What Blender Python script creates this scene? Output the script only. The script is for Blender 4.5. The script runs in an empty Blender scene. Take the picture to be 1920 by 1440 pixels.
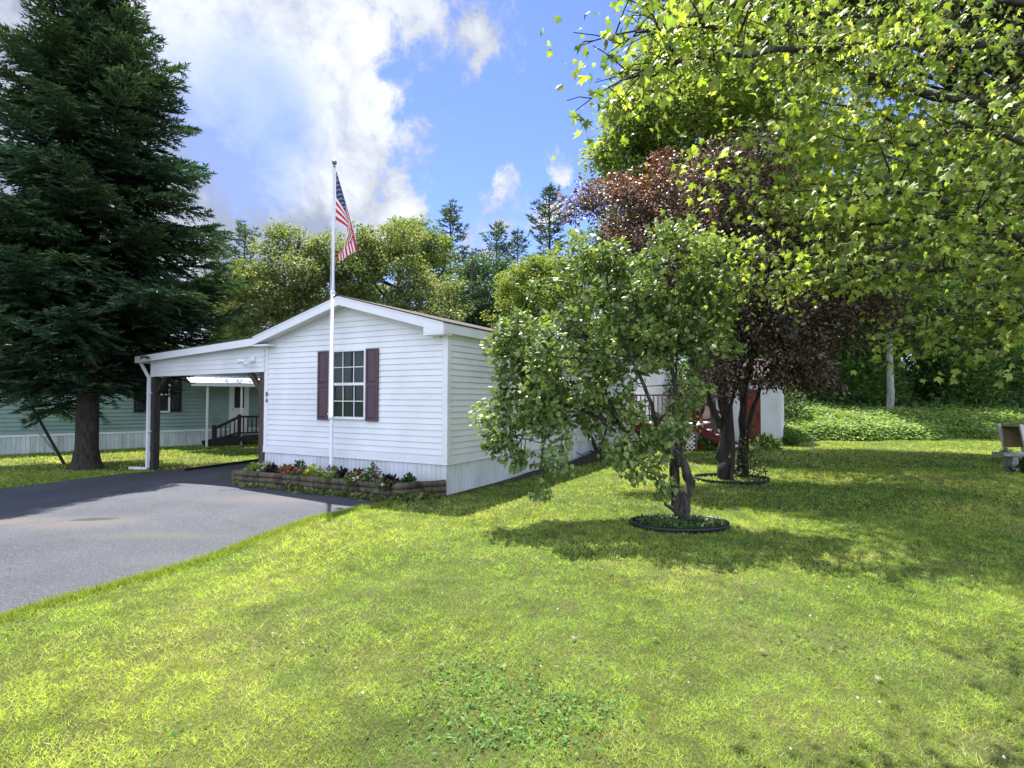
import bpy, bmesh, math
import numpy as np
from mathutils import Vector, Matrix
from mathutils.geometry import tessellate_polygon
R = math.radians
C = bpy.context.scene.collection
rng = np.random.default_rng(7)

# ------------------------------------------------------------------ camera model (1920x1440 reference pixels)
FPX, CAMH, PITCH, ROLL = 1041.0, 1.6, R(1.5), R(-0.15)
def ray(px, py):
    x, z = (px-960)/FPX, (720-py)/FPX
    c, s = math.cos(ROLL), math.sin(ROLL)
    x, z = c*x - s*z, s*x + c*z
    c, s = math.cos(PITCH), math.sin(PITCH)
    return np.array([x, c - s*z, s + c*z])
def G(px, py, z=0.0):
    d = ray(px, py); t = (z-CAMH)/d[2]
    return np.array([d[0]*t, d[1]*t, z])
def P(px, py, Y):
    d = ray(px, py); t = Y/d[1]
    return np.array([d[0]*t, Y, CAMH+d[2]*t])
def sm(t): 
    t = np.clip(t, 0, 1); return t*t*(3-2*t)

# ------------------------------------------------------------------ materials
def newmat(name):
    m = bpy.data.materials.new(name); m.use_nodes = True
    nt = m.node_tree; b = nt.nodes['Principled BSDF']; return m, nt, b
def N(nt, t, **kw):
    n = nt.nodes.new(t)
    for k, v in kw.items(): setattr(n, k, v)
    return n
def paint(name, col, rough=.5, var=.12, scale=6, bump=0, bscale=60, metallic=0, spec=.4, dirt=None, stretch=(1,1,1)):
    m, nt, b = newmat(name)
    tc = N(nt, 'ShaderNodeTexCoord'); mp = N(nt, 'ShaderNodeMapping'); mp.inputs['Scale'].default_value = stretch
    nt.links.new(tc.outputs['Object'], mp.inputs[0])
    no = N(nt, 'ShaderNodeTexNoise'); no.inputs['Scale'].default_value = scale; no.inputs['Detail'].default_value = 6
    nt.links.new(mp.outputs[0], no.inputs['Vector'])
    cr = N(nt, 'ShaderNodeValToRGB')
    c = np.array(col); d = c*(1-var) if dirt is None else np.array(dirt)
    cr.color_ramp.elements[0].color = (*d, 1); cr.color_ramp.elements[1].color = (*np.clip(c*(1+var*.5), 0, 1), 1)
    cr.color_ramp.elements[0].position = .3; cr.color_ramp.elements[1].position = .62
    nt.links.new(no.outputs['Fac'], cr.inputs[0]); nt.links.new(cr.outputs[0], b.inputs['Base Color'])
    b.inputs['Roughness'].default_value = rough; b.inputs['Metallic'].default_value = metallic
    b.inputs['Specular IOR Level'].default_value = spec
    if bump:
        n2 = N(nt, 'ShaderNodeTexNoise'); n2.inputs['Scale'].default_value = bscale; n2.inputs['Detail'].default_value = 4
        nt.links.new(mp.outputs[0], n2.inputs['Vector'])
        bp = N(nt, 'ShaderNodeBump'); bp.inputs['Strength'].default_value = bump; bp.inputs['Distance'].default_value = .02
        nt.links.new(n2.outputs['Fac'], bp.inputs['Height']); nt.links.new(bp.outputs[0], b.inputs['Normal'])
    return m
def leafmat(name, rough=.45, trans=.4, spec=.5, tint=(1.25, 1.15, .5)):
    m, nt, b = newmat(name)
    at = N(nt, 'ShaderNodeAttribute', attribute_name='col')
    nt.links.new(at.outputs['Color'], b.inputs['Base Color'])
    b.inputs['Roughness'].default_value = rough; b.inputs['Specular IOR Level'].default_value = spec
    tr = N(nt, 'ShaderNodeBsdfTranslucent'); mu = N(nt, 'ShaderNodeMix', data_type='RGBA', blend_type='MULTIPLY')
    mu.inputs['Factor'].default_value = 1; mu.inputs['B'].default_value = (*tint, 1)
    mu.clamp_result = True
    nt.links.new(at.outputs['Color'], mu.inputs['A']); nt.links.new(mu.outputs['Result'], tr.inputs['Color'])
    mx = N(nt, 'ShaderNodeMixShader'); mx.inputs[0].default_value = trans
    out = nt.nodes['Material Output']
    nt.links.new(b.outputs[0], mx.inputs[1]); nt.links.new(tr.outputs[0], mx.inputs[2]); nt.links.new(mx.outputs[0], out.inputs[0])
    return m

M = {}
M['siding'] = paint('siding_white', (.80, .82, .86), .42, .05, 1.1, .05, 30, dirt=(.68, .71, .73))
M['skirt'] = paint('skirting_white', (.74, .77, .84), .45, .06, 2.5, dirt=(.56, .60, .60), stretch=(1, 1, .4))
M['trim'] = paint('trim_white', (.80, .82, .86), .4, .05, 3)
M['soffit'] = paint('soffit', (.72, .72, .68), .5, .05, 3)
M['shingle'] = paint('shingles', (.07, .055, .05), .9, .4, 12, .5, 80)
M['shutter'] = paint('shutter_plum', (.10, .058, .075), .55, .1, 8)
M['green'] = paint('siding_green', (.24, .36, .33), .5, .1, 1.5, dirt=(.19, .29, .27))
M['nskirt'] = paint('skirting_stained', (.66, .74, .74), .5, .1, 2.2, dirt=(.38, .45, .42), stretch=(1.6, 1, .35))
M['wood_dark'] = paint('weathered_timber', (.085, .062, .05), .85, .4, 4, .4, 30, stretch=(6, 6, .6))
M['grey_wood'] = paint('grey_post', (.035, .034, .03), .85, .3, 4, .3, 30, stretch=(6, 6, .6))
M['stairwood'] = paint('dark_stair_paint', (.025, .02, .018), .7, .2)
M['black'] = paint('black_plastic', (.015, .015, .018), .4, .2)
M['black_paint'] = paint('black_shutter', (.012, .012, .018), .5, .1)
M['steel'] = paint('galvanised_steel', (.45, .46, .47), .4, .15, 8, metallic=.8)
M['pole'] = paint('white_pole', (.72, .73, .78), .35, .05, 4)
M['red'] = paint('red_paint', (.15, .014, .014), .55, .3, 6)
M['rust'] = paint('red_door', (.18, .038, .02), .6, .35, 5)
M['lattice'] = paint('lattice_white', (.74, .74, .72), .55, .1)
M['tan'] = paint('tan_balusters', (.30, .22, .20), .6, .2)
M['stone'] = paint('stone', (.36, .35, .32), .85, .3, 10, .5, 50)
M['gold'] = paint('ball_finial', (.22, .25, .26), .3, .1, metallic=.6)
M['fred'] = paint('flag_red', (.50, .02, .05), .75, .1, 20)
M['fwhite'] = paint('flag_white', (.76, .74, .76), .75, .06, 20)
M['fblue'] = paint('flag_blue', (.02, .035, .11), .75, .1, 20)
M['soil'] = paint('soil', (.05, .035, .025), .95, .4, 20, .8, 60)
M['mulch'] = paint('mulch', (.045, .035, .025), .95, .5, 25, .9, 70)
M['rawwood'] = paint('raw_board', (.42, .30, .19), .75, .3, 4, .2, 30, stretch=(1, 1, 8))
M['numbers'] = paint('number_black', (.02, .02, .025), .4, .05)
M['curtain'] = paint('curtain_green_grey', (.05, .11, .10), .9, .35, 6, stretch=(8, 1, .5))
M['interior'] = paint('dark_interior', (.02, .025, .03), .9, .1)

def barkmat(name, a, b_, sc=5, bump=.8):
    m, nt, b = newmat(name)
    tc = N(nt, 'ShaderNodeTexCoord'); mp = N(nt, 'ShaderNodeMapping'); mp.inputs['Scale'].default_value = (3, 3, .8)
    nt.links.new(tc.outputs['Object'], mp.inputs[0])
    no = N(nt, 'ShaderNodeTexNoise'); no.inputs['Scale'].default_value = sc; no.inputs['Detail'].default_value = 8; no.inputs['Roughness'].default_value = .65
    nt.links.new(mp.outputs[0], no.inputs['Vector'])
    cr = N(nt, 'ShaderNodeValToRGB'); cr.color_ramp.elements[0].color = (*a, 1); cr.color_ramp.elements[1].color = (*b_, 1)
    cr.color_ramp.elements[0].position = .38; cr.color_ramp.elements[1].position = .66
    nt.links.new(no.outputs['Fac'], cr.inputs[0]); nt.links.new(cr.outputs[0], b.inputs['Base Color'])
    b.inputs['Roughness'].default_value = .9
    bp = N(nt, 'ShaderNodeBump'); bp.inputs['Strength'].default_value = bump; bp.inputs['Distance'].default_value = .03
    nt.links.new(no.outputs['Fac'], bp.inputs['Height']); nt.links.new(bp.outputs[0], b.inputs['Normal'])
    return m
M['bark'] = barkmat('bark_grey', (.022, .018, .015), (.15, .13, .11))
M['bark_dark'] = barkmat('bark_dark', (.012, .010, .008), (.055, .045, .036))
M['bark_spruce'] = barkmat('bark_spruce', (.014, .011, .009), (.06, .048, .04), 7)
M['bark_lilac'] = barkmat('bark_lilac', (.012, .010, .008), (.11, .095, .08), 6, 1.0)
M['bark_pale'] = barkmat('bark_pale', (.16, .16, .15), (.42, .42, .40), 4, .4)
M['log'] = barkmat('landscape_log', (.022, .02, .013), (.15, .125, .08), 3, .6)
M['leaf'] = leafmat('leaf', .6, .4, .3)
M['leaf_maple'] = leafmat('leaf_maple', .5, .5, .4, (1.2, 1.2, .5))
M['leaf_gloss'] = leafmat('leaf_glossy', .48, .3, .45, (1.2, 1.2, .5))
M['leaf_purple'] = leafmat('leaf_purple', .38, .3, .7, (1.5, .9, .6))
M['needle'] = leafmat('needle', .5, .12, .35, (1.1, 1.1, .7))
M['grass'] = leafmat('grass_blade', .55, .5, .2, (1.2, 1.15, .5))
M['petal'] = leafmat('petal', .6, .3, .3, (1, 1, 1))

def glass():
    m, nt, b = newmat('window_glass')
    b.inputs['Base Color'].default_value = (.02, .03, .03, 1); b.inputs['Roughness'].default_value = .03
    b.inputs['Specular IOR Level'].default_value = .6
    tr = N(nt, 'ShaderNodeBsdfTransparent'); mx = N(nt, 'ShaderNodeMixShader'); mx.inputs[0].default_value = .42
    nt.links.new(b.outputs[0], mx.inputs[1]); nt.links.new(tr.outputs[0], mx.inputs[2])
    nt.links.new(mx.outputs[0], nt.nodes['Material Output'].inputs[0]); return m
M['glass'] = glass()

# ------------------------------------------------------------------ mesh builders
class MB:
    def __init__(s): s.v = []; s.f = []; s.m = []; s.mi = 0; s.sm = []
    def add(s, vs, fs, smooth=False):
        o = len(s.v); s.v += [tuple(map(float, v)) for v in vs]
        for f in fs: s.f.append(tuple(i+o for i in f)); s.m.append(s.mi); s.sm.append(smooth)
    def box(s, x0, x1, y0, y1, z0, z1):
        s.add([(x0,y0,z0),(x1,y0,z0),(x1,y1,z0),(x0,y1,z0),(x0,y0,z1),(x1,y0,z1),(x1,y1,z1),(x0,y1,z1)],
              [(0,3,2,1),(4,5,6,7),(0,1,5,4),(1,2,6,5),(2,3,7,6),(3,0,4,7)])
    def bar(s, a, b, w, h, up=(0,0,1)):
        a = Vector(a); b = Vector(b); d = (b-a).normalized(); u = Vector(up)
        sx = d.cross(u).normalized()*w/2; uu = sx.cross(d).normalized()*h/2
        vs = [a-sx-uu, a+sx-uu, a+sx+uu, a-sx+uu, b-sx-uu, b+sx-uu, b+sx+uu, b-sx+uu]
        s.add(vs, [(0,1,2,3)[::-1],(4,5,6,7),(0,1,5,4),(1,2,6,5),(2,3,7,6),(3,0,4,7)])
    def prism(s, poly, axis, a, b):   # poly in the plane normal to axis
        n = len(poly)
        def mk(p, t): return (t, p[0], p[1]) if axis == 'x' else ((p[0], t, p[1]) if axis == 'y' else (p[0], p[1], t))
        s.add([mk(p, a) for p in poly]+[mk(p, b) for p in poly],
              [tuple(range(n)), tuple(range(2*n-1, n-1, -1))]+[(i, i+n, (i+1) % n+n, (i+1) % n) for i in range(n)])
    def tube(s, pts, rad, n=8, cap=True, wob=0):
        pts = [Vector(p) for p in pts]; m = len(pts)
        rad = [rad]*m if isinstance(rad, (int, float)) else list(rad)
        vs = []; ref = Vector((0.13, 0.31, 1)) 
        for i, p in enumerate(pts):
            d = (pts[min(i+1, m-1)]-pts[max(i-1, 0)]).normalized()
            if i == 0:
                if abs(d.z) > .9: ref = Vector((1, .2, 0))
                x = d.cross(ref).normalized()
            else: x = (x - d*x.dot(d)).normalized()
            y = d.cross(x)
            for k in range(n):
                a = 2*math.pi*k/n; r = rad[i]*(1+wob*math.sin(k*2.3+i*1.7)*.5+wob*.5*math.sin(k*4.1))
                vs.append(p+x*math.cos(a)*r+y*math.sin(a)*r)
        fs = [(i*n+k, i*n+(k+1) % n, (i+1)*n+(k+1) % n, (i+1)*n+k) for i in range(m-1) for k in range(n)]
        s.add(vs, fs, True)
        if cap: s.add(vs[:n], [tuple(range(n))[::-1]]); s.add(vs[-n:], [tuple(range(n))])
    def build(s, name, mats, parent=None, bevel=0):
        me = bpy.data.meshes.new(name); me.from_pydata(s.v, [], s.f)
        for m in (mats if isinstance(mats, (list, tuple)) else [mats]): me.materials.append(m)
        me.polygons.foreach_set('material_index', s.m); me.polygons.foreach_set('use_smooth', s.sm); me.update()
        o = bpy.data.objects.new(name, me); C.objects.link(o); o.parent = parent
        if bevel:
            b = o.modifiers.new('bevel', 'BEVEL'); b.width = bevel; b.segments = 2; b.limit_method = 'ANGLE'
        return o
def bulk(name, V, F, mat, parent=None, col=None):
    V = np.asarray(V, np.float32); F = np.asarray(F, np.int32)
    me = bpy.data.meshes.new(name); n = len(F); k = F.shape[1]
    me.vertices.add(len(V)); me.vertices.foreach_set('co', V.ravel())
    me.loops.add(n*k); me.loops.foreach_set('vertex_index', F.ravel())
    me.polygons.add(n); me.polygons.foreach_set('loop_start', np.arange(n, dtype=np.int32)*k)
    me.update(calc_edges=True)
    if col is not None:
        a = me.attributes.new('col', 'FLOAT_COLOR', 'POINT')
        a.data.foreach_set('color', np.concatenate([np.clip(col, 0, 1), np.ones((len(col), 1))], 1).astype(np.float32).ravel())
    me.materials.append(mat)
    o = bpy.data.objects.new(name, me); C.objects.link(o); o.parent = parent
    return o
def nrm(a): return a/np.maximum(np.linalg.norm(a, axis=-1, keepdims=True), 1e-9)
def frames(D, Nn):     # y axis = D, z axis ~ Nn
    y = nrm(D); x = nrm(np.cross(y, Nn)); z = np.cross(x, y)
    return np.stack([x, y, z], axis=-1)
def inst(pv, pf, T, Rm, S, col, tipcol=None):
    """many copies of a small shape merged into one mesh's arrays"""
    m = len(T); k = len(pv); S = np.asarray(S)
    loc = pv[None]*(S[:, None, None] if S.ndim == 1 else S[:, None, :])
    V = np.einsum('mij,mkj->mki', Rm, loc)+T[:, None]
    F = pf[None]+(np.arange(m)*k)[:, None, None]
    c = np.repeat(col[:, None], k, 1)
    if tipcol is not None:
        w = np.clip(pv[:, 1], 0, 1)[None, :, None]; c = c*(1-w)+tipcol[:, None]*w
    return V.reshape(-1, 3), F.reshape(-1, pf.shape[1]), c.reshape(-1, 3)

def fan(out, zc=0.0, curl=0.12):
    out = np.array(out, float); n = len(out)
    z = -curl*np.abs(out[:, 0])**1.3*2-.25*curl*(out[:, 1])**2*2
    pv = np.vstack([[0, .38, zc+.03], np.c_[out, z]])
    pf = np.array([(0, i+1, (i+1) % n+1) for i in range(n)])
    return pv, pf
LEAF2 = (np.array([(0,0,0), (.3,.45,-.1), (0,1,-.12), (-.3,.45,-.1)], float), np.array([(0,1,2),(0,2,3)]))
HEART = fan([(0,0),(.2,-.06),(.42,.12),(.4,.45),(.18,.8),(0,1.05),(-.18,.8),(-.4,.45),(-.42,.12),(-.2,-.06)], curl=.2)
OVAL = fan([(0,0),(.22,.2),(.27,.5),(0,1),(-.27,.5),(-.22,.2)], curl=.25)
MAPLE = fan([(0,0),(.22,-.05),(.20,.12),(.58,.16),(.40,.36),(.56,.66),(.22,.58),(.16,.74),(0,1.08),(-.16,.74),(-.22,.58),(-.56,.66),(-.40,.36),(-.58,.16),(-.20,.12),(-.22,-.05)], curl=.3)
SHOOT = (np.array([(0,0,0),(.15,.3,0),(.04,.95,0),(0,1,0),(-.13,.3,0),(0,.3,.12),(0,.3,-.06)], float), np.array([(0,1,3),(0,3,4),(0,5,3),(0,3,6)]))
BLADE = (np.array([(-.5,0,0),(.5,0,0),(-.38,.45,.06),(.38,.45,.06),(0,1,.35)], float), np.array([(0,1,3),(0,3,2),(2,3,4)]))

def thing(name, label, cat, loc=(0,0,0), rz=0, group=None):
    o = bpy.data.objects.new(name, None); C.objects.link(o); o.empty_display_size = .2
    o.location = loc; o.rotation_euler = (0, 0, rz); tag(o, label, cat, group); return o
def tag(o, label=None, cat=None, group=None, kind=None):
    if label: o['label'] = label
    if cat: o['category'] = cat
    if group: o['group'] = group
    if kind: o['kind'] = kind
    return o
def copy_tree(o, parent=None):
    c = o.copy(); C.objects.link(c); c.parent = parent
    for ch in list(o.children): copy_tree(ch, c)
    return c
def lab(o, t): o['label'] = t

# ------------------------------------------------------------------ value noise in numpy
_perm = np.random.default_rng(3).random((64, 64))
def vnoise(x, y, s):
    x = x*s+100.3; y = y*s+57.7; xi = np.floor(x).astype(int); yi = np.floor(y).astype(int); fx = x-xi; fy = y-yi
    fx = fx*fx*(3-2*fx); fy = fy*fy*(3-2*fy); g = lambda a, b: _perm[a % 64, b % 64]
    return (g(xi, yi)*(1-fx)+g(xi+1, yi)*fx)*(1-fy)+(g(xi, yi+1)*(1-fx)+g(xi+1, yi+1)*fx)*fy
def fbm(x, y, s): return (vnoise(x, y, s)+.5*vnoise(x, y, s*2.1)+.25*vnoise(x, y, s*4.3))/1.75

# ------------------------------------------------------------------ ground
def H(x, y):
    x = np.asarray(x, float); y = np.asarray(y, float)
    z = -.11*sm((-x-5)/3)
    st = 21.5+9*sm((7-x)/9)
    w = np.maximum(0, y-st)
    z = z + .085*np.minimum(w, 60)*sm(w/6) + .03*np.minimum(np.maximum(w-60, 0), 300)
    z = z + .02*(fbm(x, y, .35)-.5)*sm((y-2)/4)
    return z
def Hs(x, y): return float(H(x, y))
def axis(a, b, step, far):
    c = list(np.arange(a, b+1e-6, step)); k = step; lo = []; v = a
    while v > -far: k *= 1.35; v -= k; lo.append(v)
    k = step; hi = []; v = b
    while v < far: k *= 1.35; v += k; hi.append(v)
    return np.array(lo[::-1]+c+hi)
gx = axis(-26, 34, .5, 700); gy = axis(-4, 46, .5, 700)
X, Y = np.meshgrid(gx, gy); Z = H(X, Y); nx, ny = len(gx), len(gy)
idx = np.arange(nx*ny).reshape(ny, nx)
F = np.stack([idx[:-1, :-1], idx[:-1, 1:], idx[1:, 1:], idx[1:, :-1]], -1).reshape(-1, 4)
def lawnmat():
    m, nt, b = newmat('lawn_soil_and_thatch')
    tc = N(nt, 'ShaderNodeTexCoord')
    n1 = N(nt, 'ShaderNodeTexNoise'); n1.inputs['Scale'].default_value = .8; n1.inputs['Detail'].default_value = 5
    n2 = N(nt, 'ShaderNodeTexNoise'); n2.inputs['Scale'].default_value = 38; n2.inputs['Detail'].default_value = 6; n2.inputs['Roughness'].default_value = .7
    for n in (n1, n2): nt.links.new(tc.outputs['Object'], n.inputs['Vector'])
    c1 = N(nt, 'ShaderNodeValToRGB'); e = c1.color_ramp.elements
    e[0].color = (.07, .085, .025, 1); e[0].position = .35; e[1].color = (.15, .15, .06, 1); e[1].position = .65
    c2 = N(nt, 'ShaderNodeValToRGB'); e = c2.color_ramp.elements
    e[0].color = (.45, .45, .35, 1); e[0].position = .35; e[1].color = (1.0, 1.0, 1.0, 1); e[1].position = .6
    nt.links.new(n1.outputs['Fac'], c1.inputs[0]); nt.links.new(n2.outputs['Fac'], c2.inputs[0])
    mu = N(nt, 'ShaderNodeMix', data_type='RGBA', blend_type='MULTIPLY'); mu.inputs['Factor'].default_value = 1
    nt.links.new(c1.outputs[0], mu.inputs['A']); nt.links.new(c2.outputs[0], mu.inputs['B'])
    nt.links.new(mu.outputs['Result'], b.inputs['Base Color']); b.inputs['Roughness'].default_value = .9
    b.inputs['Specular IOR Level'].default_value = .15
    bp = N(nt, 'ShaderNodeBump'); bp.inputs['Strength'].default_value = .8; bp.inputs['Distance'].default_value = .03
    nt.links.new(n2.outputs['Fac'], bp.inputs['Height']); nt.links.new(bp.outputs[0], b.inputs['Normal'])
    return m
gr = bulk('ground', np.c_[X.ravel(), Y.ravel(), Z.ravel()], F, lawnmat())
gr.data.polygons.foreach_set('use_smooth', [True]*len(gr.data.polygons))
tag(gr, kind='structure')

# ------------------------------------------------------------------ house frame
KR = G(838, 929)                     # right front corner on the ground
KR = np.array([-1.066, 9.1, 0])
ANG = math.atan2(-.476, .879)
class Frame:
    def __init__(s, org, ang):
        s.o = np.array(org, float); s.a = ang; s.x = np.array([math.cos(ang), math.sin(ang), 0]); s.y = np.array([-math.sin(ang), math.cos(ang), 0])
    def hit(s, px, py, yp=0.0):      # pixel -> local (x, z) on the plane y = yp
        d = ray(px, py); c = np.array([0, 0, CAMH])
        t = (yp-np.dot(c-s.o, s.y))/np.dot(d, s.y); p = c+d*t
        return np.dot(p-s.o, s.x), p[2]-s.o[2]
    def w(s, x, y, z=0): return s.o+s.x*x+s.y*y+np.array([0, 0, z])
    def l(s, p): p = np.array(p)-s.o; return np.array([np.dot(p, s.x), np.dot(p, s.y), p[2]])
W = 4.43
hx = np.array([math.cos(ANG), math.sin(ANG), 0])
HF = Frame(KR-hx*W, ANG)

# ------------------------------------------------------------------ driveway
drive_px = [(0,1168,0),(120,1130,0),(220,1103,0),(330,1071,0),(420,1041,0),(510,1004,0),(590,975,0),(670,957,0),(742,945,0)]
dp = [np.array([-9.5, 1.2, 0]), np.array([-4.6, 2.2, 0])]+[G(a, b, c) for a, b, c in drive_px]
dp += [HF.w(3.7, -.5), HF.w(0, .3), HF.w(-.02, 6), HF.w(-2.98, 6), G(290, 887, -.1), G(215, 894, -.1), G(0, 922, -.1), np.array([-16, 5.5, 0])]
drive_poly = np.array([p[:2] for p in dp])
def inpoly(x, y, poly):
    r = np.zeros(np.shape(x), bool); n = len(poly)
    for i in range(n):
        x0, y0 = poly[i]; x1, y1 = poly[(i+1) % n]
        c = ((y0 > y) != (y1 > y)) & (x < (x1-x0)*(y-y0)/(y1-y0+1e-12)+x0); r ^= c
    return r
def drape(name, poly, lift, mat, step=.5):
    bm = bmesh.new(); bv = [bm.verts.new((p[0], p[1], 0)) for p in poly]
    for a_, b__, c_ in tessellate_polygon([[Vector((p[0], p[1], 0)) for p in poly]]): bm.faces.new((bv[a_], bv[b__], bv[c_]))
    xs = np.arange(math.floor(min(p[0] for p in poly)), max(p[0] for p in poly), step)
    ys = np.arange(math.floor(min(p[1] for p in poly)), max(p[1] for p in poly), step)
    for x in xs: bmesh.ops.bisect_plane(bm, geom=bm.verts[:]+bm.edges[:]+bm.faces[:], plane_co=(x, 0, 0), plane_no=(1, 0, 0))
    for y in ys: bmesh.ops.bisect_plane(bm, geom=bm.verts[:]+bm.edges[:]+bm.faces[:], plane_co=(0, y, 0), plane_no=(0, 1, 0))
    for v in bm.verts: v.co.z = Hs(v.co.x, v.co.y)+lift
    bmesh.ops.recalc_face_normals(bm, faces=bm.faces[:])
    me = bpy.data.meshes.new(name); bm.to_mesh(me); bm.free(); me.materials.append(mat)
    o = bpy.data.objects.new(name, me); C.objects.link(o); return o
def asphalt():
    m, nt, b = newmat('worn_asphalt'); L = nt.links
    tc = N(nt, 'ShaderNodeTexCoord')
    def noise(s, d=5, r=.6):
        n = N(nt, 'ShaderNodeTexNoise'); n.inputs['Scale'].default_value = s; n.inputs['Detail'].default_value = d; n.inputs['Roughness'].default_value = r
        L.new(tc.outputs['Object'], n.inputs['Vector']); return n
    def ramp(src, a, b_, p0, p1):
        c = N(nt, 'ShaderNodeValToRGB'); e = c.color_ramp.elements
        e[0].color = (*a, 1); e[1].color = (*b_, 1); e[0].position = p0; e[1].position = p1; L.new(src, c.inputs[0]); return c.outputs[0]
    big = ramp(noise(.7).outputs['Fac'], (.050, .055, .068), (.072, .077, .092), .35, .65)
    gra = ramp(noise(55, 4, .85).outputs['Fac'], (.35, .35, .35), (1.7, 1.7, 1.7), .34, .68)
    spk = N(nt, 'ShaderNodeTexVoronoi'); spk.inputs['Scale'].default_value = 110; L.new(tc.outputs['Object'], spk.inputs['Vector'])
    mu = N(nt, 'ShaderNodeMix', data_type='RGBA', blend_type='MULTIPLY'); mu.inputs['Factor'].default_value = 1
    L.new(big, mu.inputs['A']); L.new(gra, mu.inputs['B'])
    cell = N(nt, 'ShaderNodeMix', data_type='RGBA'); sp = ramp(spk.outputs['Color'], (0, 0, 0), (1, 1, 1), .72, .9)
    cell.inputs['B'].default_value = (.19, .18, .17, 1); L.new(mu.outputs['Result'], cell.inputs['A'])
    mm = N(nt, 'ShaderNodeMath', operation='MULTIPLY'); mm.inputs[1].default_value = .55; L.new(sp, mm.inputs[0]); L.new(mm.outputs[0], cell.inputs['Factor'])
    # brownish worn patch and dark sunken spot
    def spot(c, rx, ry, lo, hi, ang=0):
        mp = N(nt, 'ShaderNodeMapping', vector_type='TEXTURE'); mp.inputs['Location'].default_value = (c[0], c[1], 0); mp.inputs['Scale'].default_value = (rx, ry, 50)
        mp.inputs['Rotation'].default_value = (0, 0, ang)
        L.new(tc.outputs['Object'], mp.inputs[0])
        ln = N(nt, 'ShaderNodeVectorMath', operation='LENGTH'); L.new(mp.outputs[0], ln.inputs[0])
        ad = N(nt, 'ShaderNodeMath', operation='MULTIPLY_ADD'); L.new(noise(5).outputs['Fac'], ad.inputs[0]); ad.inputs[1].default_value = 1.1; L.new(ln.outputs['Value'], ad.inputs[2])
        mr = N(nt, 'ShaderNodeMapRange'); mr.inputs[1].default_value = hi; mr.inputs[2].default_value = lo; L.new(ad.outputs[0], mr.inputs[0]); return mr.outputs[0]
    base = cell.outputs['Result']
    for px, py, rx, ry, c, lo, hi, k in [(150,985,1.0,.5,(.13,.11,.095),.8,1.6,.6), (30,975,.7,.3,(.14,.11,.09),.8,1.6,.6), (520,940,1.3,.4,(.115,.10,.098),.8,1.7,.6), (300,1010,1.2,.25,(.09,.10,.07),.8,1.6,.5), (181,978,.36,.12,(.035,.03,.03),1.2,1.5,.95),(380,1060,.9,.3,(.12,.12,.11),.7,1.6,.4)]:
        g = G(px, py); mx = N(nt, 'ShaderNodeMix', data_type='RGBA'); s = N(nt, 'ShaderNodeMath', operation='MULTIPLY'); s.inputs[1].default_value = k; s.use_clamp = True
        L.new(spot(g, rx, ry, lo, hi), s.inputs[0]); L.new(s.outputs[0], mx.inputs['Factor'])
        L.new(base, mx.inputs['A']); mx.inputs['B'].default_value = (*c, 1); base = mx.outputs['Result']
    # hairline cracks
    vn = N(nt, 'ShaderNodeTexVoronoi', feature='DISTANCE_TO_EDGE'); vn.inputs['Scale'].default_value = .55
    wv = N(nt, 'ShaderNodeMix', data_type='RGBA', blend_type='LINEAR_LIGHT'); wv.inputs['Factor'].default_value = .35; L.new(tc.outputs['Object'], wv.inputs['A']); L.new(noise(2.2, 8, .7).outputs['Color'], wv.inputs['B']); L.new(wv.outputs['Result'], vn.inputs['Vector'])
    mrk = N(nt, 'ShaderNodeMapRange'); mrk.inputs[1].default_value = .018; mrk.inputs[2].default_value = .006; L.new(vn.outputs['Distance'], mrk.inputs[0])
    km = N(nt, 'ShaderNodeMath', operation='MULTIPLY'); L.new(mrk.outputs[0], km.inputs[0]); L.new(ramp(noise(.9).outputs['Fac'], (0, 0, 0), (.6, .6, .6), .5, .6), km.inputs[1])
    kx = N(nt, 'ShaderNodeMix', data_type='RGBA'); L.new(km.outputs[0], kx.inputs['Factor']); L.new(base, kx.inputs['A']); kx.inputs['B'].default_value = (.02, .02, .018, 1); base = kx.outputs['Result']
    L.new(base, b.inputs['Base Color']); b.inputs['Roughness'].default_value = .8; b.inputs['Specular IOR Level'].default_value = .35
    bp = N(nt, 'ShaderNodeBump'); bp.inputs['Strength'].default_value = .7; bp.inputs['Distance'].default_value = .006
    L.new(gra, bp.inputs['Height']); L.new(bp.outputs[0], b.inputs['Normal'])
    return m
tag(drape('driveway', drive_poly, .012, asphalt()), kind='structure')
# low black edging where the carport lane meets the grass
eb = MB(); a = HF.w(-3.02, .2); b_ = HF.w(-3.02, 6)
pts = [a+(b_-a)*t for t in np.linspace(0, 1, 10)]
for p, q in zip(pts[:-1], pts[1:]):
    eb.bar((p[0], p[1], Hs(p[0], p[1])+.03), (q[0], q[1], Hs(q[0], q[1])+.03), .05, .09)
o = eb.build('lawn_edging', M['black']); tag(o, 'low black edging strip along the carport lane beside the grass', 'edging')

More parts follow.
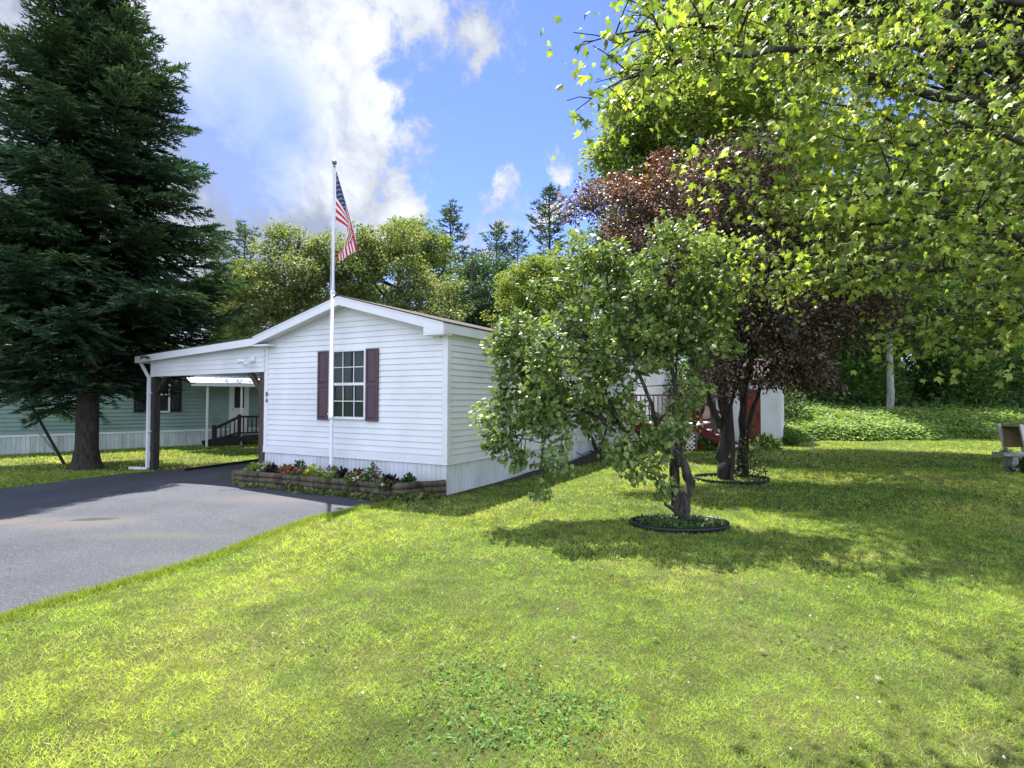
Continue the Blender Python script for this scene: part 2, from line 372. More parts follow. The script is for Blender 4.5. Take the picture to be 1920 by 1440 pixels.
# ------------------------------------------------------------------ siding helpers (local frame: wall plane y=0, outside is -y)
def lap(mb, x0, x1, z0, z1, pitch=.102, depth=.014, holes=(), top=None, y=0.0, axis='x', out=-1):
    """clapboard courses; top(x)->z limits them under a gable"""
    n = max(1, round((z1-z0)/pitch)); p = (z1-z0)/n
    def pt(x, yy, z): return (x, y+out*yy, z) if axis == 'x' else (y-out*yy*1, x, z)
    for i in range(n):
        a, b = z0+i*p, z0+(i+1)*p
        segs = [(x0, x1)]
        for hx0, hx1, hz0, hz1 in holes:
            if b > hz0+.01 and a < hz1-.01:
                segs = [s for q in segs for s in ((q[0], min(q[1], hx0)), (max(q[0], hx1), q[1])) if s[1]-s[0] > .01]
        for s0, s1 in segs:
            t0, t1 = s0, s1
            if top:                                   # clip under the two roof slopes
                xs = np.linspace(s0, s1, 801); ok = top(xs) > a; ok2 = top(xs) > b
                if not ok.any(): continue
                t0, t1 = (xs[ok2][0], xs[ok2][-1]) if ok2.any() else (xs[ok].mean(),)*2
                s0, s1 = xs[ok][0], xs[ok][-1]
            vs = [pt(s0, depth, a), pt(s1, depth, a), pt(t1, .004, b-.012), pt(t0, .004, b-.012), pt(t0, .0, b), pt(t1, 0, b), pt(s1, 0, a), pt(s0, 0, a)]
            f = [(0, 1, 2, 3), (3, 2, 5, 4), (7, 6, 1, 0)]
            mb.add(vs, [t[::-1] for t in f] if out > 0 else f)
def ribbed(mb, x0, x1, z0, z1, pitch=.1, y=0.0, axis='x', out=-1, botf=None, w=.012, d=.012):
    n = max(1, int(round((x1-x0)/pitch))); p = (x1-x0)/n
    def pt(x, yy, z): return (x, y+out*yy, z) if axis == 'x' else (y+out*yy, x, z)
    prof = []
    for i in range(n):
        a = x0+i*p; prof += [(a, d), (a+p-w*2, d), (a+p-w*1.5, 0), (a+p-w*.5, 0)]
    prof.append((x1, d))
    vs = []
    for a, q in prof: vs += [pt(a, q, z0 if botf is None else botf(a)), pt(a, q, z1)]
    mb.add(vs, [(2*i, 2*i+2, 2*i+3, 2*i+1) for i in range(len(prof)-1)])

def window(parent, x0, x1, z0, z1, cols, rows, frame_m, fr=.045, split=True, y=0.0, curtain=True):
    t = MB(); d0, d1 = y-.035, y+.06
    t.box(x0-fr, x0, d0, d1, z0-fr, z1+fr); t.box(x1, x1+fr, d0, d1, z0-fr, z1+fr)
    t.box(x0, x1, d0, d1, z1, z1+fr); t.box(x0, x1, d0-.012, d1, z0-fr, z0)
    zm = (z0+z1)/2
    if split: t.box(x0, x1, y-.025, y+.05, zm-.025, zm+.025)
    wf = t.build('window', frame_m, parent, .003)
    halves = [(z0, zm-.025), (zm+.025, z1)] if split else [(z0, z1)]
    g = MB()
    for k, (a, b) in enumerate(halves):
        yy = y+.012+(0 if k else .018); g.add([(x0, yy, a), (x1, yy, a), (x1, yy, b), (x0, yy, b)], [(0, 1, 2, 3)])
    g.build('pane', M['glass'], wf)
    mu = MB()
    for k, (a, b) in enumerate(halves):
        yy = y-.004+(0 if k else .012)
        for i in range(1, cols): xx = x0+(x1-x0)*i/cols; mu.box(xx-.008, xx+.008, yy, yy+.008, a, b)
        for i in range(1, rows): zz = a+(b-a)*i/rows; mu.box(x0, x1, yy+.0015, yy+.0065, zz-.008, zz+.008)
    if cols > 1: mu.build('muntin', frame_m, wf)
    r = MB(); r.box(x0-.02, x1+.02, y+.5, y+.52, z0-.02, z1+.02)
    for bx in ((x0-.03, x0-.02), (x1+.02, x1+.03)): r.box(bx[0], bx[1], y+.06, y+.5, z0-.02, z1+.02)
    r.box(x0-.02, x1+.02, y+.06, y+.5, z0-.03, z0-.02); r.box(x0-.02, x1+.02, y+.06, y+.5, z1+.02, z1+.03)
    r.build('window_recess', M['interior'], wf)
    if curtain:
        c = MB(); n = 40; xs = np.linspace(x0-.01, x1+.01, n)
        vs = []
        for i, xx in enumerate(xs): yy = y+.12+.018*math.sin(i*1.25)+.008*math.sin(i*2.9); vs += [(xx, yy, z0), (xx, yy, z1)]
        c.add(vs, [(2*i, 2*i+2, 2*i+3, 2*i+1) for i in range(n-1)], True); c.build('curtain', M['curtain'], wf)
    return wf
def shutter(parent, x0, x1, z0, z1, m, y=-.016, panels=2):
    t = MB(); t.box(x0, x1, y-.028, y, z0, z1); f = .05 if x1-x0 > .2 else .035; zz = np.linspace(z0, z1, panels+1)
    y1 = y-.028
    for a, b in zip(zz[:-1], zz[1:]):        # raised panel: groove, bevel, field
        A = (x0+f, x1-f, a+f*.9, b-f*.9)
        t.box(A[0], A[1], y1-.004, y1+.002, A[2], A[3])
        i = .03; B = (A[0]+i, A[1]-i, A[2]+i, A[3]-i)
        v = [(A[0]+.008, y1-.004, A[2]+.008), (A[1]-.008, y1-.004, A[2]+.008), (A[1]-.008, y1-.004, A[3]-.008), (A[0]+.008, y1-.004, A[3]-.008),
             (B[0], y1-.02, B[2]), (B[1], y1-.02, B[2]), (B[1], y1-.02, B[3]), (B[0], y1-.02, B[3])]
        t.add(v, [(0,1,5,4),(1,2,6,5),(2,3,7,6),(3,0,4,7),(4,5,6,7)])
    for b in ((x0, x0+f-.012, z0, z1), (x1-f+.012, x1, z0, z1)): t.box(b[0], b[1], y1-.012, y1+.001, b[2], b[3])
    for z in zz: 
        a, b = max(z0, z-f*.6), min(z1, z+f*.6); t.box(x0+f-.012, x1-f+.012, y1-.011, y1+.001, a, b)
    return t.build('shutter', m, parent, .002)

# ------------------------------------------------------------------ main home
home = thing('mobile_home', 'white vinyl sided home with gable front and plum shutters beside the driveway', 'house', HF.o, ANG)
LEN = 17.0; ZS, ZB, ZE = .53, .665, 2.66; RG, EV = 3.33, 2.72
slope = (RG-EV)/(W/2)
wx0, wz1 = HF.hit(623, 661); wx1, wz0 = HF.hit(684, 783)
wz0 = HF.hit(650, 783)[1]; wz1 = HF.hit(650, 661)[1]
hole = (wx0-.04, wx1+.04, wz0-.04, wz1+.04)
gab = lambda x: EV-.12+slope*(W/2-np.abs(np.asarray(x)-W/2))
mb = MB(); lap(mb, .07, W-.07, ZB, ZB+.1016*27, .1016, .019, holes=[hole], top=gab)
# window jamb sheets behind the course ends
g_ = np.random.default_rng(4)
for i in range(26):
    k_ = i if i < 20 else int(g_.integers(0, 20)); x_ = (1.25, 3.05, 2.2, 3.6, .7)[i % 5]+g_.uniform(-.1, .1); z_ = ZB+.1016*k_
    if hole[0]-.45 < x_ < hole[1]+.45: continue
    mb.prism([(-.0205, z_+.002), (-.006, z_+.09), (-.001, z_+.09), (-.001, z_+.002)], 'x', x_, x_+.004)
mb.build('wall', M['siding'], home)
mb = MB(); lap(mb, .07, LEN-.07, ZB, ZB+.1016*20, .1016, .019, y=W, axis='y', out=-1)
mb.build('wall', M['siding'], home)
mb = MB()                                              # backing walls, just behind the siding
hx0, hx1, hz0, hz1 = hole
for a, b, c, d in [(0, hx0, ZS, EV), (hx1, W, ZS, EV), (hx0, hx1, ZS, hz0), (hx0, hx1, hz1, EV)]: mb.add([(a, .006, c), (b, .006, c), (b, .006, d), (a, .006, d)], [(0, 1, 2, 3)])
mb.add([(0, .006, EV), (W, .006, EV), (W/2, .006, RG-.03)], [(0, 1, 2)])
mb.add([(W-.006, .006, ZS), (W-.006, LEN, ZS), (W-.006, LEN, EV), (W-.006, .006, EV)], [(0, 1, 2, 3)])
mb.add([(0, .006, .0), (0, LEN, .0), (0, LEN, EV), (0, .006, EV)], [(3, 2, 1, 0)])
mb.add([(0, LEN, 0), (W, LEN, 0), (W, LEN, EV), (W/2, LEN, RG-.03), (0, LEN, EV)], [(4, 3, 2, 1, 0)])
mb.build('wall_sheathing', M['siding'], home)
mb = MB(); mb.box(-.03, .075, -.028, .03, ZB-.02, ZE+.02); mb.build('corner_trim', M['trim'], home, .004)
mb = MB(); mb.box(W-.075, W+.03, -.028, .005, ZB-.02, ZE+.02)
mb.box(W-.03, W+.029, .005, .08, ZB-.02, ZE+.02)
mb.build('corner_trim', M['trim'], home, .004)
mb = MB(); mb.box(-.035, W+.035, -.034, .006, ZS, ZB-.021); mb.box(W-.02, W+.034, .006, LEN, ZS, ZB-.021)
mb.box(-.035, W+.04, -.04, .0, ZS-.02, ZS); mb.box(W+.0, W+.04, .0, LEN, ZS-.02, ZS)
mb.build('baseboard', M['trim'], home, .004)
sk = MB(); ribbed(sk, 0, W+.012, -.02, ZS-.02, .098); ribbed(sk, -.012, LEN, -.02, ZS-.02, .098, y=W, axis='y', out=1)
sk.build('skirting', M['skirt'], home)
# roof: two slabs, fascia, soffits, eave returns
OF, OS = .25, .10
xs_, ze = OS, EV-slope*OS
rf = MB(); th = .05
rf.add([(-OS, -OF-.02, ze+.146), (W/2, -OF-.02, RG+.126), (W+OS+.02, -OF-.02, ze+.142), (-OS, LEN+.1, ze+.146), (W/2, LEN+.1, RG+.126), (W+OS+.02, LEN+.1, ze+.142),
        (-OS, -OF-.02, ze+.13), (W/2, -OF-.02, RG+.11), (W+OS+.02, -OF-.02, ze+.125), (-OS, LEN+.1, ze+.13), (W/2, LEN+.1, RG+.11), (W+OS+.02, LEN+.1, ze+.125)],
       [(0,1,4,3),(1,2,5,4),(6,9,10,7),(7,10,11,8),(0,6,7,1),(1,7,8,2),(2,8,11,5),(0,3,9,6),(3,4,10,9),(4,5,11,10)])
roof = rf.build('roof', M['shingle'], home)
fs = MB(); y0, y1 = -OF, -OF+.025
for sx in (0, 1):
    xe = -OS if sx == 0 else W+OS
    a = [(xe, ze-.035), (W/2, RG-.055), (W/2, RG+.108), (xe, ze+.128)]
    vs = [(p[0], y0, p[1]) for p in a]+[(p[0], y1, p[1]) for p in a]
    fs.add(vs, [(0,1,2,3),(7,6,5,4),(0,4,5,1),(3,2,6,7),(0,3,7,4)] if sx == 0 else [(3,2,1,0),(4,5,6,7),(1,5,4,0),(7,6,2,3),(4,7,3,0)])
    fs.add([(xe, y0-.008, ze+.095), (W/2, y0-.008, RG+.075), (W/2, y0-.008, RG+.106), (xe, y0-.008, ze+.126), (xe, y0+.001, ze+.095), (W/2, y0+.001, RG+.075)], [(0,1,2,3) if sx == 0 else (3,2,1,0), (0,4,5,1)])
fs.box(W+OS-.02, W+OS+.005, y1, LEN+.08, ze-.035, ze+.12)
fs.box(-OS, -OS+.02, y1, LEN+.08, ze-.035, ze+.128)
for x0, x1 in ((-OS+.002, .30), (W-.30, W+OS-.002)): fs.box(x0, x1, y1-.018, .0, ze-.065, ze-.035)     # boxed returns
fs.prism([(W-.30, ze-.036), (W+OS-.003, ze-.036), (W+OS-.003, ze+.1), (W-.30, ze+.1+slope*.4)], 'y', y0+.003, y1-.019+.012)
fs.build('fascia', M['trim'], home)
so = MB()
for sx in (0, 1):
    xe = -OS+.02 if sx == 0 else W+OS-.02
    so.add([(xe, y1, ze-.01), (W/2, y1, RG-.03), (W/2, .004, RG-.03), (xe, .004, ze-.01)], [(0,1,2,3)])
so.add([(W, y1, ze-.012), (W+OS-.02, y1, ze-.012), (W+OS-.02, LEN, ze-.012), (W, LEN, ze-.012)], [(0,1,2,3)])
so.build('soffit', M['soffit'], home)
window(home, wx0, wx1, wz0, wz1, 3, 2, M['trim'])
sz0, sz1 = HF.hit(597, 789, -.04)[1], HF.hit(597, 661, -.04)[1]
shutter(home, HF.hit(596, 720, -.04)[0], HF.hit(616, 720, -.04)[0], sz0, sz1, M['shutter'])
shutter(home, HF.hit(686, 720, -.04)[0], HF.hit(708.5, 720, -.04)[0], sz0, sz1, M['shutter'])
vp = MB(); vp.tube([(W-.62, 2.85, 2.9), (W-.62, 2.85, 3.17)], .055, 14); vp.tube([(W-.62, 2.85, 3.17), (W-.62, 2.85, 3.21)], [.085, .075], 14)
vp.build('roof_vent', M['steel'], home)
def text_mesh(s, size, name, mat, parent, loc, rot, depth=.004):
    cu = bpy.data.curves.new(name, 'FONT'); cu.body = s; cu.size = size; cu.align_x = 'CENTER'; cu.extrude = depth
    t = bpy.data.objects.new(name+'_t', cu); C.objects.link(t); bpy.context.view_layer.update()
    me = bpy.data.meshes.new_from_object(t.evaluated_get(bpy.context.evaluated_depsgraph_get())); bpy.data.objects.remove(t); bpy.data.curves.remove(cu)
    me.materials.clear(); me.materials.append(mat)
    o = bpy.data.objects.new(name, me); C.objects.link(o); o.parent = parent; o.location = loc; o.rotation_euler = rot; return o
for ch, py in (('8', 744.5), ('6', 756)):
    x, z = HF.hit(500.3, py, -.03); text_mesh(ch, .13, 'house_number', M['numbers'], home, (x+.0, -.034, z-.01), (R(90), 0, 0))
# under-edge board along the right side
mb = MB(); mb.box(W-.05, W+.05, -.02, LEN, -.03, .02); mb.build('ground_board', M['wood_dark'], home)

# ------------------------------------------------------------------ carport
car = thing('carport', 'white sided lean-to carport roof on timber posts left of the house', 'carport', HF.o, ANG)
CY = -.03
xl, zl = HF.hit(252, 672, -.22); xr, zr = HF.hit(478, 635, -.22)
sl = (zr-zl)/(xr-xl); zt = lambda x: zl+sl*(x-xl)
DEEP = 6.2
mb = MB(); vs = []
for x in (xl, -.11):
    vs += [(x, -.22, zt(x)-.006), (x, DEEP, zt(x)-.006), (x, DEEP, zt(x)+.016), (x, -.22, zt(x)+.016)]
mb.add(vs, [(0,1,2,3),(7,6,5,4),(0,3,7,4),(1,5,6,2),(3,2,6,7),(0,4,5,1)]); mb.build('roof', M['shingle'], car)
mb = MB(); hgt = .155
mb.add([(xl, -.215, zt(xl)-hgt), (-.11, -.215, zt(-.11)-hgt), (-.11, -.215, zt(-.11)-.008), (xl, -.215, zt(xl)-.008),
        (xl, -.19, zt(xl)-hgt), (-.11, -.19, zt(-.11)-hgt), (-.11, -.19, zt(-.11)-.008), (xl, -.19, zt(xl)-.008)],
       [(0,1,2,3),(7,6,5,4),(0,4,5,1),(3,2,6,7),(0,3,7,4),(1,5,6,2)])
mb.box(xl, xl+.09, -.189, DEEP, zt(xl)-hgt, zt(xl)-.02)       # gutter along the low eave
mb.build('fascia', M['trim'], car)
# soffit sheet & front beam with siding
mb = MB(); mb.add([(xl+.09, -.19, zt(xl)-.05), (-.01, -.19, zt(0)-.05), (-.01, DEEP, zt(0)-.05), (xl+.09, DEEP, zt(xl)-.05)], [(0,1,2,3)]); mb.build('ceiling_sheet', M['soffit'], car)
bxl, bzl = HF.hit(284, 710, CY); bzr = HF.hit(498, 699.5, CY)[1]
mb = MB(); bb = lambda x: bzl+(bzr-bzl)*(x-bxl)/(0-bxl)
n = 5
zz = []
z = 0
for i in range(6):
    a0 = lambda x, i=i: bb(x)+i*.102; 
    def top_at(x): return zt(x)-.06
    xa = bxl
    # left limit where the course meets the sloped roof
    xs = np.linspace(bxl, -.01, 200); ok = (bb(xs)+i*.102) < (zt(xs)-.07)
    if not ok.any(): break
    x0 = xs[ok][0]; vs = []
    seg = np.linspace(x0, -.01, 24)
    for x in seg:
        lo = bb(x)+i*.102; hi = min(lo+.102, zt(x)-.055); vs += [(x, CY-.014, lo), (x, CY-.003, hi-.006), (x, CY, hi), (x, CY, lo)]
    for k in range(len(seg)-1):
        q = 4*k; mb.add([vs[q], vs[q+4], vs[q+5], vs[q+1], vs[q+2], vs[q+6], vs[q+3], vs[q+7]], [(0,1,2,3),(3,2,5,4),(6,7,1,0)])
mb.box(bxl-.01, bxl+.06, CY-.02, CY+.0, bzl-.01, zt(bxl)-.06)
seg = np.linspace(bxl, -.01, 2)
mb.add([(bxl, CY, bzl), (-.01, CY, bzr), (-.01, CY+.14, bzr), (bxl, CY+.14, bzl)], [(0,3,2,1)])
mb.add([(bxl, CY+.14, bzl), (-.01, CY+.14, bzr), (-.01, CY+.14, zt(0)-.05), (bxl, CY+.14, zt(bxl)-.05)], [(0,3,2,1)])
mb.build('beam', M['siding'], car)
def post(x0, x1, y0, y1, z1, m):
    c = HF.w((x0+x1)/2, (y0+y1)/2); t = MB(); t.box(x0, x1, y0, y1, Hs(c[0], c[1])-.1, z1); return t.build('post', m, car, .006)
post(bxl+.0, bxl+.14, CY+.0, CY+.14, bb(bxl)+.004, M['grey_wood'])
post(-.19, -.035, CY+.01, CY+.15, bzr+.004, M['wood_dark'])
post(bxl, bxl+.14, DEEP-.3, DEEP-.16, zt(bxl)-.06, M['grey_wood'])
for s, xa, xb in ((1, bxl+.13, bxl+.52), (-1, -.18, -.55)):
    t = MB(); t.bar((xa, CY+.07, bb(xa)-.38), (xb, CY+.07, bb(xb)-.0), .09, .09, (0,1,0)); t.build('brace', M['grey_wood'] if s > 0 else M['wood_dark'], car, .004)
dn = MB(); dx = bxl-.045; g0 = Hs(*HF.w(dx, -.05)[:2])
dn.box(dx-.035, dx+.035, CY-.06, CY+.0, g0+.06, bzl-.02)
dn.bar((xl+.05, -.1, zt(xl)-hgt-.0), (dx-.0, CY-.03, bzl-.03), .06, .05, (0,1,0))
e = HF.l(G(222, 889, g0+.05)); dn.bar((dx, CY-.03, g0+.05), (dx-.55, -.16, g0+.035), .07, .055)
for zz_ in (.9, 1.9): dn.box(dx-.04, dx+.1, CY-.065, CY-.0, g0+zz_*.9+.1, g0+zz_*.9+.12)
dn.build('downspout', M['trim'], car, .004)
lx, lz = HF.hit(466, 678, -.1)
fl = MB(); fl.tube([(lx+.09, CY-.012, lz+.02), (lx+.09, CY-.05, lz+.02)], .055, 14); L0 = fl.build('security_light', M['trim'], car)
for k, (dx_, dz_) in enumerate(((-.17, -.03), (.0, -.10))):
    h = MB(); a = Vector((lx+.08, CY-.05, lz+.01)); b = Vector((lx+.08+dx_*.5, CY-.14, lz+dz_*.5)); c = Vector((lx+.08+dx_, CY-.22, lz+dz_))
    h.tube([a, b], .012, 8); h.tube([b, b+(c-b)*.4, c], [.022, .03, .055], 14); h.tube([c, c+(c-b)*.12], [.055, .045], 14); h.build('lamp_head', M['trim'], L0)

# ------------------------------------------------------------------ flagpole & flag
fp = G(621, 880); fpos = P(621, 880, 10.0); FX, FY = fpos[0], 10.0
ztop = P(625, 312, FY)[2]; FX = P(623, 600, FY)[0]
pole = thing('flagpole', 'slim white flagpole with ball finial rising from the flower planter', 'flagpole', (FX, FY, 0))
t = MB(); t.tube([(0,0,-.2), (0,0,1.25), (0,0,1.2501), (0,0,3.55), (0,0,3.5501), (0,0,ztop-.03)], [.036, .036, .033, .030, .026, .02], 16)
for z in (1.25, 3.5): t.tube([(0,0,z-.015), (0,0,z+.02)], [.047, .046], 16)
t.build('shaft', M['pole'], pole)
t = MB(); ring = []
for i in range(9):
    a = math.pi*(i/8-.5); ring.append(((0, 0, ztop+.055+.045*math.sin(a)), max(.001, .045*math.cos(a))))
t.tube([(0,0,ztop-.03),(0,0,ztop-.03+.001),(0,0,ztop+.015)], [.03,.02,.018], 12); t.tube([r[0] for r in ring], [r[1] for r in ring], 16); t.build('ball_finial', M['gold'], pole)
t = MB(); t.tube([(-.05,-.03,1.35),(-.046,-.02,2.6),(-.034,-.02,4.2),(-.03,-.01,ztop-.05)], .004, 5); t.box(-.07,-.03,-.015,.015,1.3,1.33); t.box(-.058,-.045,-.01,.01,1.22,1.42); t.build('halyard', M['pole'], pole)
t = MB(); t.tube([(0,0,ztop-.12), (.03,0,ztop-.13)], .006, 6); t.build('flag_clip', M['steel'], pole); t = MB(); t.tube([(0,0,ztop-1.0), (.03,0,ztop-1.0)], .006, 6); t.build('flag_clip', M['steel'], pole)
FH, FL = .90, 1.50
def flagpt(s, t, off=0.0):   # s along the fly 0..1, t down the hoist 0..1
    f0 = lambda s, t: Vector((.035+.41*s*(1-t)+t**1.2*(.30*math.sin(math.pi*min(1, s*1.15))**1.2+.07*s)+.012*s*math.sin(9*t+4*s),
                              -.10*t*s+(.05*math.sin(t*6.5+s*2.0)+.02*math.sin(15*t+3*s))*s**.8,
                              -.02-FH*t*(1-s*.93)-1.50*s**1.05-.12*s*t+.03*s*math.sin(7*t)))
    p = f0(s, t)
    if off:
        e = .004; n = (f0(s+e, t)-p).cross(f0(s, t+e)-p).normalized(); p = p+n*off
    return p
fm = MB(); NR, NC = 13*4, 60
grid = [[flagpt(j/NC, i/NR) for j in range(NC+1)] for i in range(NR+1)]
base_v = [p for r in grid for p in r]; fm.v = [tuple(p) for p in base_v]
for i in range(NR):
    for j in range(NC):
        canton = i < 28 and j < 24
        fm.f.append((i*(NC+1)+j, (i+1)*(NC+1)+j, (i+1)*(NC+1)+j+1, i*(NC+1)+j+1)); fm.m.append(2 if canton else (0 if (i//4) % 2 == 0 else 1)); fm.sm.append(True)
fm.mi = 1
for r in range(9):
    for c in range(6 if r % 2 == 0 else 5):
        t0 = (r+1)/10*7/13; s0 = (c*2+1+(r % 2))/12*.4
        for off in (.003, -.003):
            vs = [flagpt(s0, t0, off)]
            for k in range(10):
                rr = .019 if k % 2 == 0 else .0078; a = k*math.pi/5
                vs.append(flagpt(s0+rr*math.sin(a)/FL, t0-rr*math.cos(a)/FH, off))
            fm.add(vs, [(0, k+1, (k+1) % 10+1) for k in range(10)])
flag = fm.build('flag', [M['fred'], M['fwhite'], M['fblue']]); flag.location = (FX, FY, ztop-.07)
tag(flag, 'limp red, white and blue flag with stars hanging from the top of the pole', 'flag')

# ------------------------------------------------------------------ log planter
PL, PR_, PE = HF.l(G(437, 913)), HF.l(G(737, 943)), HF.l(G(833, 928))
planter = thing('log_planter', 'long low planter of stacked round landscape logs in front of the house', 'planter', HF.o, ANG)
yf = -1.0; xL, xR = PL[0], PR_[0]; yL, yR = PL[1]+.05, PR_[1]+.05; xE, yE = W-.02, -.10
r0 = .052
def log(a, b, z, ov=.03):
    a = np.array([*a, z]); b = np.array([*b, z]); d = nrm(b-a); n = 9; t = MB()
    ts = np.linspace(0, 1, n); L = np.linalg.norm(b-a)
    pts = [a-d*ov+(b-a+2*d*ov)*q for q in ts]
    pts = [(p[0], p[1]+.006*math.sin(7*q+z*40), p[2]+.005*math.sin(9*q+z*70)) for p, q in zip(pts, ts)]
    t.tube(pts, [r0*(1+.06*math.sin(5*q+z*60)) for q in ts], 12); return t.build('log', M['log'], planter)
gz = [.045, .14, .232]
for k, z in enumerate(gz):
    o = .05*(k % 2)
    mid = (xL*.5+xR*.5+(-.3, .25, .05)[k], (yL+yR)/2)
    yat = lambda x: yL+(yR-yL)*(x-xL)/(xR-xL)
    m1 = (mid[0], yat(mid[0]))
    log((xL+o*0, yL), m1, z, .0); log(m1, (xR-.05, yR), z, .0)
    log((xR, yR+.02), (xE, yE), z, .06)
    log((xL, yL+.0), (xL+.05, -.12), z, .05)
t = MB(); t.prism([(xL+.03, yL+.03), (xR-.03, yR+.03), (xE-.08, yE), (xE-.2, -.02), (.0, -.02), (xL+.06, -.1)], 'z', .0, .215); t.build('soil', M['soil'], planter)

def plant(name, label, cat, pos, h, r, cols, n, size, proto=LEAF2, mat='leaf', flowers=None, nf=0, fs=.03, group=None, up=.5, petal=None):
    g = thing(name, label, cat, pos, rng.uniform(0, 6), group)
    u = rng.normal(size=(n, 3)); u[:, 2] = np.abs(u[:, 2]); u = nrm(u)*rng.uniform(.25, 1, (n, 1))**.6
    T = u*np.array([r, r, h]); D = nrm(u*np.array([1, 1, up])+rng.normal(size=(n, 3))*.35+[0, 0, .25]); Nn = rng.normal(size=(n, 3))*.45+[0, 0, 1]
    cols = np.array(cols); c = cols[rng.integers(0, len(cols), n)]*rng.uniform(.7, 1.3, (n, 1))
    V, F, cc = inst(*proto, T, frames(D, Nn), size*rng.uniform(.6, 1.25, n), c); bulk('foliage', V, F, M[mat], g, cc)
    st = MB()
    for i in range(9): a = T[rng.integers(n)]; st.tube([(a[0]*.1, a[1]*.1, -.03), (a[0]*.5, a[1]*.5, a[2]*.6), tuple(a)], [.006, .005, .003], 5, cap=False)
    st.build('stem', M['bark'] if mat == 'leaf_gloss' else M['bark_dark'], g)
    if flowers is not None:
        pts = nrm(np.c_[rng.normal(size=(nf, 2)), np.abs(rng.normal(size=nf))+.4])*np.array([r, r, h])*rng.uniform(.8, 1.15, (nf, 1))
        fl = [( (math.cos(a)*(.5 if k % 2 else .25)), .5+math.sin(a)*(.5 if k % 2 else .25)) for k, a in enumerate(np.linspace(0, 2*math.pi, 11)[:-1])]
        pv = np.array([(0, 0, -.1)]+[(x, y-.5, .08) for x, y in fl]); pf = np.array([(0, k+1, (k+1) % 10+1) for k in range(10)])
        fc = np.array(flowers)[rng.integers(0, len(flowers), nf)]*rng.uniform(.85, 1.1, (nf, 1))
        Nn = nrm(np.c_[rng.normal(size=(nf, 2))*.5+[[-.1, -.5]], np.ones(nf)]); D = rng.normal(size=(nf, 3))
        Rm = frames(D, Nn); fo = None; pal_f = {}
        for i in range(nf):
            key = int(rng.integers(0, len(flowers)))
            if key not in pal_f: fo = bulk('flower', pv, pf, M['petal'], g, np.tile(np.array(flowers[key], float), (len(pv), 1))); pal_f[key] = fo
            else: fo = pal_f[key].copy(); C.objects.link(fo); fo.parent = g
            m4 = np.eye(4); m4[:3, :3] = Rm[i]*fs*rng.uniform(.8, 1.3); m4[:3, 3] = pts[i]; fo.matrix_basis = Matrix(m4.tolist())
    return g
GR = [(.07, .15, .03), (.12, .22, .05)]; LIME = [(.25, .38, .06), (.32, .42, .10)]; DK = [(.015, .006, .012), (.03, .01, .018)]; WHT = [(.8, .8, .75)]
SIL = [(.35, .42, .33), (.5, .55, .45)]
plist = [
 (462, .20,.16, LIME, 'pale green trailing plant at the planter end by the timber post', 'bedding plant', None, 0),
 (492, .20,.15, SIL, 'cream and green variegated plant left of the near-black foliage', 'bedding plant', WHT, 14),
 (520, .19,.13, DK, 'near-black leafy plant nearest the timber post end', 'bedding plant', None, 0),
 (538, .19,.12, [(.4,.16,.08),(.25,.2,.06)], 'orange and bronze plant right of the leftmost dark one', 'bedding plant', [(.7,.25,.15)], 10),
 (552, .26,.11, [(.03,.10,.04),(.05,.13,.05)], 'upright deep green plant between orange and lime ones', 'bedding plant', None, 0),
 (572, .17,.13, GR, 'low green plant with bright pink blooms left of the yellow flower', 'bedding plant', [(.75,.08,.25)], 16),
 (590, .22,.15, LIME, 'lime green bushy plant topped by a yellow flower head', 'bedding plant', [(.85,.75,.04)], 8),
 (612, .20,.13, GR, 'pink flowering plant just left of the flagpole', 'bedding plant', [(.7,.12,.35),(.8,.3,.5)], 14),
 (632, .17,.12, LIME, 'small yellow green plant just right of the flagpole', 'bedding plant', WHT, 8),
 (645, .21,.12, DK, 'near-black leafy plant right of the flagpole', 'bedding plant', None, 0),
 (662, .20,.11, [(.12,.015,.03),(.18,.03,.05)], 'dark red leafed plant in the middle of the planter', 'bedding plant', None, 0),
 (678, .19,.15, [(.10,.16,.03),(.2,.24,.06)], 'mid green mounding plant right of the dark red one', 'bedding plant', WHT, 10),
 (697, .32,.13, GR, 'tallest green plant with loose pink blooms on top', 'bedding plant', [(.6,.25,.35),(.75,.45,.5)], 22),
 (716, .15,.14, GR, 'low plant covered in white petunias near the front log corner', 'bedding plant', WHT, 26),
 (740, .19,.13, DK, 'near-black leafy plant nearest the right end of the planter', 'bedding plant', None, 0),
 (738, .13,.13, [(.15,.2,.08)], 'green plant with small white blooms in front of the right dark plant', 'bedding plant', WHT, 16),
 (798, .17,.09, [(.04,.11,.03),(.06,.15,.04)], 'small lone green seedling at the right end of the planter', 'bedding plant', WHT, 3)]
for k, (px, h, r, cols, lb, ct, fl, nf) in enumerate(plist):
    lx_ = HF.hit(px, 880, -.62)[0]; yy = -.62+.14*math.sin(k*2.1)
    if k == 15: yy = -.78
    if px > 760: yy = -.35; lx_ = HF.hit(px, 890, -.35)[0]
    lx_ = min(max(lx_, xL+.2), W-.5); w = HF.w(lx_, yy, .2)
    dark = cols is DK
    plant('bedding_plant', lb, ct, tuple(w), h, r*1.15, cols, 230 if not dark else 170, .070 if not dark else .075, OVAL if dark else LEAF2, 'leaf_gloss' if dark else 'leaf', fl, nf, .07 if fl is WHT or nf > 10 else .085, 'flowers in the log planter')
